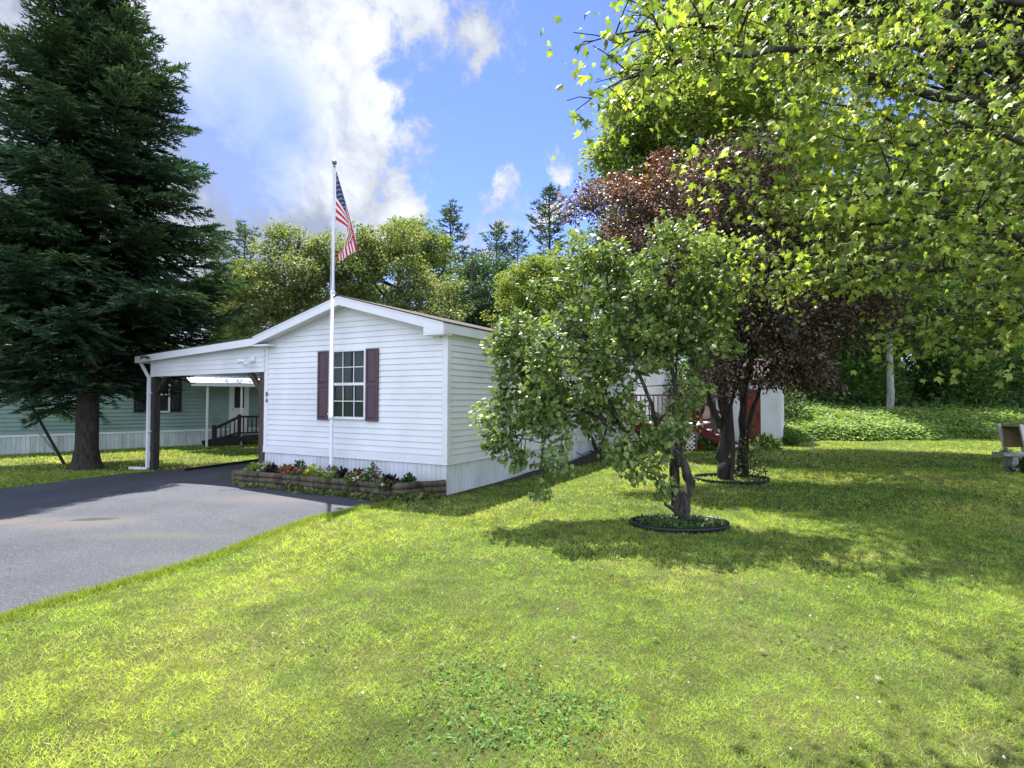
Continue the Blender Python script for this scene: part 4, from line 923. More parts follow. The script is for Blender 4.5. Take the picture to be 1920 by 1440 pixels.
# near maple, trunk outside the right edge
MBs = np.array([11.8, 11.0, 0.0])
def maple():
    g0 = np.random.default_rng(21); g = thing('maple_tree', 'maple whose yellow-green leafy boughs reach in from the upper right', 'tree', tuple(MBs))
    tb = MB(); tb.tube([(0,0,-.1),(0,.0,.6),(.05,.05,2.2),(0,.1,4.5),(-.2,.1,7),(-.3,.2,9.5),(-.4,.8,14)], [.36,.29,.27,.24,.19,.13,.04], 14, wob=.12)
    # boughs: polylines of (pixel, distance) from the trunk outwards
    B = [[(1990,130,8.2),(1800,190,7.2),(1690,165,6.3),(1560,110,5.4),(1420,70,4.6),(1300,40,4.0),(1190,60,3.7)],
         [(1990,240,8.0),(1850,190,7.0),(1690,168,6.2),(1600,130,5.6),(1500,60,5.0),(1400,0,4.6)],
         [(2000,60,7.8),(1850,80,6.6),(1700,80,5.6),(1550,85,4.8),(1400,100,4.3),(1260,110,3.9),(1160,150,3.7)],
         [(2000,340,9.4),(1900,335,8.8),(1780,350,8.0),(1700,372,7.6),(1560,370,7.2),(1470,350,7.0)],
         [(2010,430,8.6),(1880,432,8.0),(1740,450,7.4),(1600,470,7.0),(1480,478,6.8),(1370,475,6.7)],
         [(2010,480,8.0),(1850,500,7.4),(1700,500,7.0),(1580,520,6.8),(1500,520,6.7),(1400,540,6.6)],
         [(1990,280,8.4),(1850,290,7.6),(1700,265,7.0),(1560,250,6.6)],
         [(2000,20,9),(1850,-10,8),(1700,20,7.3),(1560,30,6.8),(1420,0,6.4),(1300,-30,6.2)],
         [(2000,380,8.8),(1850,400,8.6),(1700,410,8.2),(1580,420,7.9),(1490,420,7.6)],
         [(2000,200,9.5),(1850,230,9.0),(1720,240,8.6),(1600,200,8.2),(1500,180,8.0)],
         [(2050,560,8.0),(1950,560,7.4),(1850,560,7.0),(1760,590,6.8),(1690,640,6.7)],
         [(2050,520,6.0),(1960,480,5.2),(1850,400,4.7),(1740,360,4.4),(1650,350,4.3)],
         [(2050,620,6.5),(1960,600,6.1),(1900,590,6.0),(1850,640,6.0)],
         [(2050,300,6.0),(1950,270,5.0),(1850,240,4.4),(1760,220,4.1)],
         [(2000,100,10),(1850,90,10),(1700,60,10),(1550,40,10)],
         [(2000,330,10.5),(1850,320,10.5),(1700,330,10.3),(1600,330,10)]]
    anchors = []; 
    for bi, b in enumerate(B):
        pts = np.array([P(*q) for q in b])-MBs
        z = min(max(pts[0][2]-.6, 2.2), 8.5); pts = np.vstack([[0, .05, z], pts]); m = len(pts)
        tt = np.linspace(0, m-1, (m-1)*5+1); pp = np.c_[[np.interp(tt, np.arange(m), pts[:, i]) for i in range(3)]].T
        ker = np.array([.25, .5, .25]); 
        for _ in range(3): pp[1:-1] = .25*pp[:-2]+.5*pp[1:-1]+.25*pp[2:]
        pp[2:-1] += g0.normal(size=(len(pp)-3, 3))*.018
        tb.tube(pp, np.linspace(.060, .007, len(pp)), 7, cap=False, wob=.1)
        for i in range(6, len(pp), 1):
            f = i/len(pp); near = 1.0
            if g0.random() < .36 or (f > .58 and g0.random() < (f-.5)*1.3): continue
            for s in range(4):
                d = nrm(pp[min(i+1, len(pp)-1)]-pp[i-1]); side = nrm(np.cross(d, [0, 0, 1]))*(1 if s % 2 else -1)
                L = g0.uniform(.25, .85)*(1.1-.4*f); e = pp[i]+nrm(d*.8+side*g0.uniform(.4, 1.1)+[0, 0, g0.uniform(-.35, .45)])*L
                q = bez(pp[i], (pp[i]+e)/2+[0, 0, .06], e, 5); tb.tube(q, np.linspace(.010, .0035, 5), 4, cap=False)
                anchors.append((q[2], .10)); anchors.append((q[3], .15)); anchors.append((q[4], .20))
                for w in range(2):
                    e2 = q[2+w]+nrm(g0.normal(size=3)*[1, 1, .5]+d*.5)*g0.uniform(.15, .4); tb.tube([q[2+w], (q[2+w]+e2)/2+[0, 0, .02], e2], [.006, .0045, .0035], 4, cap=False); anchors.append((e2, .16))
    A = np.array([a for a, r in anchors]); rr = np.array([r for a, r in anchors]); k = len(A); ids = np.repeat(np.arange(k), 4)
    # upper canopy off-frame, giving the shade on the lawn
    n = len(ids); u = g0.normal(size=(n, 3))*rr[ids, None]*np.array([.8, .8, .55]); T = A[ids]+u; T[:, 2] -= .05
    D = nrm(g0.normal(size=(n, 3))*[.7, .7, .35]+[-.35, -.25, -.75]); Nn = g0.normal(size=(n, 3))*.7+[-.2, .3, .6]
    pal = np.array([(.20,.30,.045),(.28,.38,.06),(.36,.44,.08),(.12,.20,.035),(.42,.47,.14)]); cc0 = pal[g0.integers(0, 5, k)][ids]*.5+.5*pal[g0.integers(0, 5, n)]; cc0 = cc0*g0.uniform(.45, 1.45, (n, 1))
    w = g0.random(n) < .002; cc0[w] = (.30, .14, .05)
    V, F, cc = inst(*MAPLE, T, frames(D, Nn), .066*g0.uniform(.45, 1.45, n), cc0)
    # high crown
    lob = [((-4.6, 2.0, 6.3), (3.7, 3.0, 1.3), 75), ((-6.6, -2.4, 5.1), (2.3, 1.9, .7), 45), ((-2.6, 4.0, 7.5), (4.2, 2.4, 1.4), 80), ((-1.6, -1.0, 6.1), (3.2, 3.6, 1.1), 70), ((2.5, 0, 8), (3.6, 4, 3), 170),
           ((-4.2, 2.2, 12.6), (4.6, 3.2, 1.5), 260), ((-2, 6.0, 15.8), (5.0, 3.0, 1.5), 240), ((-6.3, 1.3, 11.6), (3.2, 2.2, .9), 100), ((-3.0, -1, 10.4), (3.5, 2.5, .9), 100), ((0, 1, 12.5), (4, 4, 2.5), 200), ((-6.5, -.6, 10.8), (2.6, 2.0, .9), 110)]
    Ts = []
    for c, r, kk in lob:
        cl = np.array(c)+nrm(g0.normal(size=(kk, 3)))*g0.uniform(.3, 1, (kk, 1))**.4*np.array(r)
        
        for q_ in cl[::7]:
            zt_ = g0.uniform(3.2, 5.5) if q_[2] < 9 else g0.uniform(6, 9.5); a_ = np.array([-.02*zt_, .1, zt_]); bz = bez(a_, (a_+q_)/2+[0, 0, .5], q_, 9); bz[1:-1] += g0.normal(size=(7, 3))*.06; tb.tube(bz, np.linspace(.055, .01, 9), 6, cap=False)
        i2 = np.repeat(np.arange(kk), 48); Ts.append(cl[i2]+g0.normal(size=(len(i2), 3))*.42*[1, 1, .6])
    T = np.vstack(Ts); n = len(T); c2 = pal[g0.integers(0, 5, n)]*g0.uniform(.7, 1.2, (n, 1))
    V2, F2, cc2 = inst(*MAPLE, T, frames(nrm(g0.normal(size=(n, 3))+[0, 0, -.5]), g0.normal(size=(n, 3))*.5+[0, 0, 1]), .105*g0.uniform(.6, 1.35, n), c2)
    tb.build('trunk', M['bark_dark'], g)
    bulk('crown', np.vstack([V, V2]), np.vstack([F, F2+len(V)]), M['leaf_maple'], g, np.vstack([cc, cc2]))
maple()

# spruce
SB = G(163, 884, -.11)
def spruce(base, name, label, htop, prof, z0, dens, shoot, col, tip, seed, sec=.11, step=.055, trunk_r=.25, group=None, bare=0, asc=False, clear=None):
    g0 = np.random.default_rng(seed); g = thing(name, label, 'tree', tuple(base), 0, group)
    tb = MB(); tb.tube([(0,0,-.15),(0,0,.06),(0,0,.2),(0,0,.5),(0,0,2),(0,0,htop*.6),(0,0,htop)], [trunk_r*1.9,trunk_r*1.45,trunk_r*1.15,trunk_r,trunk_r*.9,trunk_r*.45,.02], 16, wob=.1)
    T = []; D = []; S = []; CT = []; CF = []
    nb = int((htop-z0)*dens)
    for i in range(nb):
        z = z0+(htop-.3-z0)*(i+g0.random())/nb; L = float(np.interp(z, prof[0], prof[1]))*g0.uniform(.72, 1.12); az = i*2.399+g0.normal()*.25
        h = np.array([math.cos(az), math.sin(az), 0]); sd = np.array([-h[1], h[0], 0]); dr = g0.uniform(.0, .40)*(1 if z < htop*.6 else .3) if not asc else g0.uniform(-.55, -.02)
        if asc: L *= g0.uniform(.45, 1.2)
        if clear is not None and z < 4.4 and h[0] > .2: dr = g0.uniform(.0, .10)
        if clear is not None and z < 3.15:
            e_ = np.array(base[:2])+h[:2]*L; q_ = HF.l((*e_, 0))
            while L > .9 and HF.l((base[0]+h[0]*L, base[1]+h[1]*L, 0))[0] > xl-.35 and HF.l((base[0]+h[0]*L, base[1]+h[1]*L, 0))[1] < 3.2: L *= .93
        rise = g0.uniform(-.06, .26)+.25*sm((z-htop*.6)/(htop*.4))
        ax = lambda t: h*L*t+np.array([0, 0, z-dr*L*t+(.16+rise)*L*t*t]); bs = g0.uniform(.6, 1.6); wm = g0.uniform(0, 1)**2; cf = np.array([bs*(1+.35*wm), bs*(1+.15*wm), bs*(1-.25*wm)])
        tb.tube([ax(0), ax(.4), ax(.8)], [.012+.010*L, .008+.005*L, .005], 4, cap=False)
        t = .12+bare*.2 if not asc else .4
        while t < 1.0:
            p = ax(t); dx = nrm(ax(t+.02)-p)
            for s in (1, -1):
                l = (.42*L*(1-t)**.75+.16)*g0.uniform(.7, 1.2); 
                d = nrm(dx*.75+sd*s*.9+[0, 0, g0.uniform(-.55, .25)]); n = max(2, int(l/step)); CF.append(np.tile(cf, (2*n, 1))); q = (np.arange(n)+g0.random())/n*l
                pos = p+d*q[:, None]+np.c_[np.zeros((n, 2)), -.10*(q/l)**2*l]
                for ss in (1, -1):
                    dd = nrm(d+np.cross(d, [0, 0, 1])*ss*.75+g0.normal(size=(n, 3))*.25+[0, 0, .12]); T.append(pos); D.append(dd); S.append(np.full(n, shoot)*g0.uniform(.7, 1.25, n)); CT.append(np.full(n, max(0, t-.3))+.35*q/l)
            T.append(p[None]); CF.append(cf[None]); D.append(dx[None]); S.append(np.array([shoot*1.2])); CT.append(np.array([t]))
            t += sec/L*g0.uniform(.8, 1.3)
    for k in range(30): CF.append(np.ones((1, 3))); T.append(np.array([[0, 0, htop-k*.05]])); D.append(nrm(g0.normal(size=(1, 3))+[0, 0, .8])); S.append(np.array([shoot])); CT.append(np.array([1.]))
    T = np.vstack(T); D = np.vstack(D); S = np.concatenate(S); CT = np.clip(np.concatenate(CT), 0, 1)[:, None]; n = len(T)
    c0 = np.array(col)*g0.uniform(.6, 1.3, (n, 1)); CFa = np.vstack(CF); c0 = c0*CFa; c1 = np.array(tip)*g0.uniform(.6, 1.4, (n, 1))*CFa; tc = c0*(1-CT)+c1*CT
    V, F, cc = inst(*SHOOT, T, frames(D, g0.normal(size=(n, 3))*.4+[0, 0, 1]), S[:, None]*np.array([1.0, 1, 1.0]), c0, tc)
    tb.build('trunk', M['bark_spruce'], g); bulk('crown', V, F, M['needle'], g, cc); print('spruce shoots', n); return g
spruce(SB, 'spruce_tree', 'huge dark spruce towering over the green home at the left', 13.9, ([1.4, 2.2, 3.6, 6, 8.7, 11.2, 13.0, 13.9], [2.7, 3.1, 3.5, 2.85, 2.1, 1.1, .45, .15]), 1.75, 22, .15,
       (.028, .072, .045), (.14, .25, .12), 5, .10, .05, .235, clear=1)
# guy wires beside the spruce
gw = G(125, 877, -.11); wt = P(20, 700, 13.4)
g = thing('guy_wire', 'dark guy rod and wires anchored in the grass left of the spruce trunk', 'guy wire', tuple(gw))
t = MB(); e = (wt-gw); t.tube([(0,0,-.05), tuple(e*.62), tuple(e*1.0)], [.035, .032, .03], 8); t.build('guard_rod', M['black'], g)
for k, (px, py) in enumerate(((28, 765), (36, 767))):
    t = MB(); s_ = G(118-k*5, 866-k*6, 0.0)-gw; s_ = nrm(e)*(.1+.1*k)+np.array([-.03, 0, 0]); q = P(px, py, 13.5)-gw; t.tube([tuple(s_), tuple(q), tuple(q+(q-s_)*.4)], .012, 5); t.build('wire', M['steel'], g)

# background deciduous trees
OL = [(.16,.22,.07),(.22,.27,.10),(.12,.17,.05),(.28,.31,.15),(.15,.23,.06)]
def bgtree(name, label, px, Yd, lobes, cols, nclump=120, nleaf=14000, size=.16, cr=.6, bark='bark', group='trees behind the homes', seed=0, flat=.65, tr=.2, mat='leaf', top=None):
    x = P(px, 700, Yd)[0]; b = np.array([x, Yd, Hs(x, Yd)]); L = [ell(*l) for l in lobes]
    cz = np.mean([c[2] for c, r in L]); cx = np.mean([c[0] for c, r in L]); topz = max(c[2]+r[2]*.6 for c, r in L)
    tr_ = [[(*b, tr), (b[0]+(cx-b[0])*.2, b[1], b[2]+(cz-b[2])*.4, tr*.8), (b[0]+(cx-b[0])*.6, b[1], cz, tr*.55), (cx, Yd, topz, .04)]]
    return tree(name, label, 'tree', b, L, tr_, nclump, nleaf, size, cols, bark, LEAF2 if size < .2 else OVAL, mat, group, cr=cr, nlimb=14, seed=seed, flat=flat)
bgtree('crabapple_tree', 'olive-brown leafed tree left of the flag, behind the gable', 545, 21, [(555, 530, 21, 115, 85), (480, 560, 20.5, 70, 70), (610, 520, 21.5, 70, 80), (540, 445, 21, 45, 22), (520, 620, 20, 95, 45), (620, 470, 21, 30, 35)], OL, 230, 30000, .12, .42, seed=31)
bgtree('crabapple_tree', 'olive-brown leafed tree right of the flag, behind the roof ridge', 735, 22, [(720, 530, 22, 95, 85), (790, 560, 21.5, 75, 55), (680, 500, 22, 50, 70), (730, 455, 22, 60, 35), (830, 590, 21, 50, 30), (760, 600, 20.5, 90, 30)], OL, 230, 30000, .12, .42, seed=32)
bgtree('ash_tree', 'bright yellow-green tree rising between the olive trees and the tall pine', 790, 30, [(780, 460, 30, 60, 45), (760, 430, 30, 30, 22), (810, 500, 30, 50, 40)], [(.17,.24,.045),(.13,.20,.04),(.21,.27,.06)], 90, 12000, .16, .55, seed=33)
bgtree('deciduous_tree', 'deep green rounded tree right of the roof ridge, under the pines', 880, 27, [(880, 560, 27, 55, 55), (850, 590, 26, 40, 35), (905, 600, 26, 40, 40), (900, 510, 28, 45, 30)], [(.05,.11,.045),(.07,.14,.05),(.04,.09,.04)], 100, 14000, .14, .5, seed=34)
bgtree('willow_tree', 'lime green feathery tree right of the vent pipe', 985, 23, [(985, 540, 23, 55, 60), (960, 600, 22, 45, 45), (1030, 500, 23, 50, 35), (1000, 640, 21, 60, 40), (1050, 560, 22, 60, 60)], [(.20,.28,.05),(.16,.24,.05),(.24,.30,.07)], 150, 24000, .12, .42, seed=35)
bgtree('maple_tree', 'tall bright green maple rising above the purple leafed tree', 1330, 20, [(1280, 250, 20, 125, 125), (1350, 160, 20.5, 120, 100), (1200, 300, 19.5, 70, 90), (1190, 390, 19, 60, 60), (1300, 380, 19.5, 120, 90), (1420, 260, 20, 120, 130), (1230, 170, 20.5, 60, 60), (1175, 240, 19.8, 50, 70), (1300, 80, 20.8, 90, 60), (1450, 160, 20.8, 110, 90), (1250, 110, 20.6, 40, 40), (1160, 200, 20, 22, 40), (1145, 300, 19.8, 26, 40)], [(.20,.30,.07),(.28,.38,.09),(.36,.43,.11),(.11,.18,.05)], 620, 98000, .14, .62, seed=36, tr=.28)
bgtree('deciduous_tree', 'dark shaded green tree right of the shed, before the pale trunk', 1560, 30, [(1540, 640, 30, 90, 70), (1620, 660, 30, 60, 60), (1490, 620, 30, 60, 60), (1600, 590, 30.5, 90, 50), (1560, 700, 29.5, 70, 35)], [(.08,.18,.045),(.11,.23,.05),(.06,.14,.035)], 200, 26000, .14, .5, seed=37, bark='bark_dark')
bgtree('deciduous_tree', 'broad green tree at the wood edge near the right border', 1800, 30, [(1800, 640, 30, 90, 70), (1880, 690, 29, 70, 60), (1730, 660, 30, 60, 60), (1860, 600, 30, 90, 60), (1900, 730, 28.5, 40, 35)], [(.09,.19,.045),(.13,.26,.055),(.07,.15,.04)], 200, 26000, .14, .5, seed=38)
bgtree('birch_tree', 'slender pale grey trunk standing in the undergrowth at the wood edge', 1668, 26.5, [(1680, 540, 27, 110, 60), (1640, 470, 27, 90, 70)], [(.06,.13,.03),(.08,.16,.035)], 110, 14000, .15, .55, seed=39, bark='bark_pale', tr=.17)
# forest: copies of four prototypes
def proto_tree(i, cols, h, seed):
    g0 = np.random.default_rng(seed); L = []
    for k in range(7): 
        a = g0.uniform(0, 6.28); L.append((np.array([1.5*math.cos(a), 1.5*math.sin(a), h*(.35+.55*k/6)]), np.array([2.2, 2.2, 1.7])*(1.25-.09*k)))
    return tree('forest_tree', 'x', 'tree', (0,0,0), L, [[(0,0,-.5,.22),(.1,0,h*.4,.18),(0,.1,h*.7,.12),(0,0,h*.95,.04)]], 150, 15000, .24, cols, 'bark_dark', OVAL, 'leaf', cr=.7, nlimb=12, seed=seed)
PT = [proto_tree(0, [(.08,.16,.045),(.11,.20,.05),(.065,.13,.04)], 13, 50), proto_tree(1, [(.12,.22,.05),(.16,.27,.06),(.09,.17,.045)], 12, 51), proto_tree(2, [(.07,.14,.06),(.09,.18,.07)], 15, 52)]
spots = []
g0 = np.random.default_rng(9)
for row, (yd, n, a, b) in enumerate(((36, 8, 1400, 2100), (40, 9, 1150, 2150), (44, 16, -250, 2100), (54, 15, -350, 2150), (66, 14, -300, 2100))):
    for i in range(n): spots.append((a+(b-a)*(i+g0.uniform(.2, .8))/n, yd+g0.uniform(-2, 2)))
kinds = ['dark green', 'mid green', 'bluish green']
for i, (px, yd) in enumerate(spots):
    k = int(g0.integers(0, 3)); o = PT[k] if i < 3 and not PT[k].get('used') else copy_tree(PT[k])
    o['used'] = 1
    x = P(px, 700, yd)[0]; o.location = (x, yd, Hs(x, yd)-.1); s = g0.uniform(.75, 1.1)*(.80 if px < 1100 else (1.0 if px < 1350 else 1.35)); o.scale = (s*1.15, s*1.15, s); o.rotation_euler = (0, 0, g0.uniform(0, 6.28))
    wh = 'left part of the wood behind the homes' if px < 1100 else 'wood on the slope behind the lawn'
    lab(o, '%s leafy tree filling the %s' % (kinds[k], wh)); o['group'] = '%s trees in the %s' % (kinds[k], 'left wood' if px < 1100 else 'right wood')
for p in PT:
    if not p.get('used'): p.location = (60, 80, Hs(60, 80)); lab(p, 'leafy tree deep in the wood')
for o in list(C.objects):
    if 'used' in o.keys(): del o['used']
# undersized shrubs closing the dark gap under the wood
def pine(px, py_top, Yd, label, rpx, seed, open_=.0, col=(.10,.16,.09), tip=(.19,.27,.15), z0=.35):  # col and tip lightened to paint distance haze into the needles
    x = P(px, 700, Yd)[0]; b = np.array([x, Yd, Hs(x, Yd)-.1]); ht = P(px, py_top, Yd)[2]-b[2]; r = rpx*Yd/FPX
    return spruce(b, 'pine_tree', label, ht, ([ht*z0, ht*.55, ht*.8, ht*.93, ht], [r*1.1, r, r*.72, r*.42, .2]), ht*z0, 9, .34, col, tip, seed, .20, .16, .2, 'tall conifers on the skyline', bare=open_, asc=True)
pine(843, 380, 40, 'tallest pine on the skyline, right of the flag, above the lime tree', 55, 61, 1)
pine(930, 418, 44, 'shorter pine between the tallest pine and the purple leafed tree', 50, 62)
pine(1030, 345, 38, 'pine rising just left of the purple leafed tree', 50, 63, 1)
pine(970, 430, 48, 'small far pine in the gap left of the rightmost pine', 45, 64)
pine(455, 425, 42, 'pine at the edge of the spruce, left of the olive trees', 60, 65)
pine(405, 440, 46, 'far pine half hidden by the big spruce', 50, 66)
pine(885, 470, 46, 'low far pine just right of the tallest pine', 50, 67)

# shrubs under the trees at the back of the houses, closing the view
for i, (px, yd, h, r) in enumerate(((590,25,2.2,1.7),(640,24,3,3),(860,23,2.6,2.4),(1000,20,2.4,1.8),(1100,21,2.6,2),(1250,24,3.5,2.6),(1420,25,3.2,2.2),(1330,24,3.4,2.5),(1180,25,3,2.4))):
    b = P(px, 760, yd); b[2] = Hs(b[0], b[1])
    plant('shrub', ('dense green shrub behind the %s' % ['left slope of the gable','gable roof','roof vent','long side wall','deck','deck railing','shed roof','shed wall','far end of the home'][i]), 'shrub', tuple(b), h, r, [(.06,.12,.03),(.09,.16,.04),(.05,.09,.03)], 6000, .15, OVAL, 'leaf', up=.4, group='shrubs behind the homes')

for i in range(11):
    px = 1440+i*62; yd = 31+2.5*math.sin(i*1.9); b = P(px, 760, yd); b[2] = Hs(b[0], b[1])
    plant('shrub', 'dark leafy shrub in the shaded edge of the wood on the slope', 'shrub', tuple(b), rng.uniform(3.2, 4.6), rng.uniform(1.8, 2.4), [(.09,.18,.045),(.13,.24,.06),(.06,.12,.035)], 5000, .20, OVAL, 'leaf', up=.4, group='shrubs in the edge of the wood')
# undergrowth
def under():
    n = 60000; g0 = np.random.default_rng(77)
    e0, e1, e2 = G(1466, 829), G(1700, 822), np.array([27, 24.5, 0])
    u = g0.uniform(0, 1, n); v = g0.uniform(0, 1, n)**1.4
    fx = np.interp(u, [0, .4, 1], [e0[0]-1.5, e1[0], e2[0]]); fy = np.interp(u, [0, .4, 1], [e0[1]+.6, e1[1], e2[1]])+.25*np.sin(fx*2.2)
    x = fx+v*1.2; y = fy+v*9; hh = (.32+.45*fbm(x, y, .7)+.25*sm(v*3))*sm((v+.02)*14); z = H(x, y)+hh*g0.uniform(0, 1, n)**.35
    T = np.c_[x, y, z]; D = nrm(g0.normal(size=(n, 3))*[1, 1, .4]+[0, -.4, -.1]); Nn = g0.normal(size=(n, 3))*.4+[0, -.2, 1]
    pal = np.array([(.18,.30,.06),(.25,.37,.08),(.30,.40,.10),(.13,.24,.05)]); c = pal[g0.integers(0, 4, n)]*g0.uniform(.7, 1.2, (n, 1))
    V, F, cc = inst(*OVAL, T, frames(D, Nn), .15*g0.uniform(.6, 1.3, n), c)
    tag(bulk('undergrowth', V, F, M['leaf'], None, cc), 'band of bright leafy undergrowth between the lawn and the wood', 'undergrowth', kind='stuff')
    n = 90000; x = g0.uniform(-16, 50, n); y = g0.uniform(27, 62, n); y = np.where(x < 5, y+4, y)
    hh = .5+1.6*fbm(x, y, .3); z = H(x, y)+hh*g0.uniform(0, 1, n)
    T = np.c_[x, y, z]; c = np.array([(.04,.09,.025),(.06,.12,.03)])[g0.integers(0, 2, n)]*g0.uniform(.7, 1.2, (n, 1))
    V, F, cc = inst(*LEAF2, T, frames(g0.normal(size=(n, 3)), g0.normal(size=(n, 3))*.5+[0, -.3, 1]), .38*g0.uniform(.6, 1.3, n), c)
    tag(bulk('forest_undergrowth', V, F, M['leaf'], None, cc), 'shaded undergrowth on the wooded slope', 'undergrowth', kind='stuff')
under()

# hostas by the shed
for px, py, h, r, lb in ((1440, 838, .42, .38, 'leafy hosta clump in front of the shed corner'), (1330, 842, .5, .45, 'yellow-green shrub between the deck stairs and dark trunks'), (1480, 832, .3, .25, 'smaller leafy clump at the right foot of the shed')):
    plant('hosta', lb, 'plant', tuple(G(px, py)), h, r, [(.13,.22,.05),(.20,.28,.07),(.08,.15,.04)], 420, .16, (OVAL[0]*[.6,1,1], OVAL[1]), 'leaf', up=.8)
# small shrub with a leaning stem at the long side wall, on a brush mound
sb_ = HF.w(W+.35, 6.9); 
tree('leaning_shrub', 'small leaning shrub growing against the skirting of the long side wall', 'shrub', (sb_[0], sb_[1], 0), [ell(1085, 770, 14.6, 55, 35, .5), ell(1140, 790, 14.6, 40, 30, .4), ell(1060, 720, 14.6, 50, 40, .5)],
     [[Q(1122, 850, 14.8, .06), Q(1105, 815, 14.7, .05), Q(1085, 780, 14.6, .035), Q(1065, 730, 14.6, .015)], [Q(1120, 850, 14.8, .04), Q(1135, 815, 14.7, .03), Q(1145, 780, 14.6, .012)]], 40, 1500, .09, [(.05,.10,.03),(.09,.16,.04)], 'bark_dark', HEART, 'leaf_gloss', cr=.2, nlimb=8, seed=71, fork=.3)
t = MB(); mp_ = []
nx_, ny_ = 60, 8; vs = []
for i in range(nx_+1):
    for j in range(ny_+1):
        yy = 1.2+9.0*i/nx_; e_ = sm((i/nx_)*5)*sm((1-i/nx_)*5); bw = .18+.38*sm((yy-3)/4)*e_; xx = W+.04+bw*j/ny_; hgt_ = .02+(.05+.13*sm((yy-4.5)/2))*math.sin(math.pi*(.25+.75*j/ny_))*e_*(.7+.6*float(vnoise(yy*2, j*.7, 1)))
        p = HF.w(xx, yy); vs.append((p[0], p[1], Hs(p[0], p[1])-.0+hgt_*(0 if j == ny_ else 1)))
t.add(vs, [(i*(ny_+1)+j, (i+1)*(ny_+1)+j, (i+1)*(ny_+1)+j+1, i*(ny_+1)+j+1)[::-1] for i in range(nx_) for j in range(ny_)], True)
o = t.build('mulch_bed', M['mulch']); tag(o, kind='structure')
t = MB()
for k in range(26):
    yy = rng.uniform(4.5, 9.8); xx = W+rng.uniform(.15, .55); a = rng.uniform(0, 3.14); L = rng.uniform(.15, .45); p = HF.w(xx, yy); z = .10+rng.uniform(0, .1); d = np.array([math.cos(a), math.sin(a), rng.uniform(-.15, .3)])*L
    t.tube([tuple(p+[0,0,z]), tuple(p+d*.5+[0,0,z+.04]), tuple(p+d+[0,0,z])], [.014, .011, .005], 5)
tag(t.build('brush_pile', M['bark_dark']), 'dark fallen twigs heaped along the side wall under the lilac', 'brush', kind='stuff')

# thin metal stake on the sunny lawn, with two small pegs
sk0 = G(1526, 853); g = thing('garden_stake', 'thin metal stake standing on the sunny lawn right of the shed', 'stake', tuple(sk0))
t = MB(); t.box(-.015, .015, -.012, .012, -.05, .60); t.build('stake', M['stone'], g, .003)
for dx_ in (-.13, .14): t = MB(); t.tube([(dx_, 0, -.02), (dx_, 0, .09), (dx_+.03, 0, .10)], .014, 6); t.build('peg', M['black'], g)

# raised planter box at the right edge
rp = G(1893, 866)+np.array([.62, .25, 0]); g = thing('raised_planter', 'white and bare wood raised planter box on legs at the right edge of the lawn', 'planter', tuple(rp), R(-8))
t = MB(); t.prism([(.02, .42), (.30, .30), (.36, .92), (-.04, .97)], 'y', .0, .03); t.build('end_panel', M['lattice'], g)
for x0, x1 in ((-.08, -.02), (.36, .39)):
    t = MB(); t.bar((x0, .0, .98), (x0+.18, .0, .0), .06, .05, (0,1,0)); t.build('leg', M['lattice'], g)
    t = MB(); t.bar((x0+.0, .75, .95), (x0+.18, .75, .0), .06, .05, (0,1,0)); t.build('leg', M['lattice'], g)
t = MB(); t.box(.39, 1.5, -.02, .02, .35, .93); t.box(.0, 1.5, .72, .76, .35, .93); t.box(1.46, 1.5, .02, .72, .35, .93); t.build('side_board', M['rawwood'], g)
t = MB(); t.box(-.04, 1.46, .03, .72, .86, .90); t.build('soil', M['soil'], g)
plant('bedding_plant', 'pale grassy plants filling the raised box at the right edge', 'plant', tuple(rp+[.55, .28, .88]), .16, .5, [(.30,.34,.10),(.4,.42,.14)], 400, .12, (LEAF2[0]*[.4,1,1], LEAF2[1]), 'leaf', up=1.5)
sbp = G(1893, 880); g = thing('stone_bench', 'low grey stone slab bench with weeds beside the raised planter', 'bench', tuple(sbp), R(-8))
t = MB(); t.box(-.22, .7, -.2, .2, .36, .43); t.build('slab', M['stone'], g, .01)
for x in (-.02, .5): t = MB(); t.box(x, x+.12, -.15, .15, -.02, .36); t.build('leg', M['stone'], g, .01)
plant('shrub', 'dark weedy tuft under the stone bench at the right edge', 'plant', tuple(sbp+[.2, -.1, 0]), .32, .28, [(.03,.07,.02),(.05,.10,.03)], 400, .09, LEAF2, 'leaf')
plant('shrub', 'small pale tuft on the stone bench slab', 'plant', tuple(sbp+[-.05, 0, .42]), .10, .10, [(.2,.22,.12),(.4,.4,.3)], 120, .05, LEAF2, 'leaf')

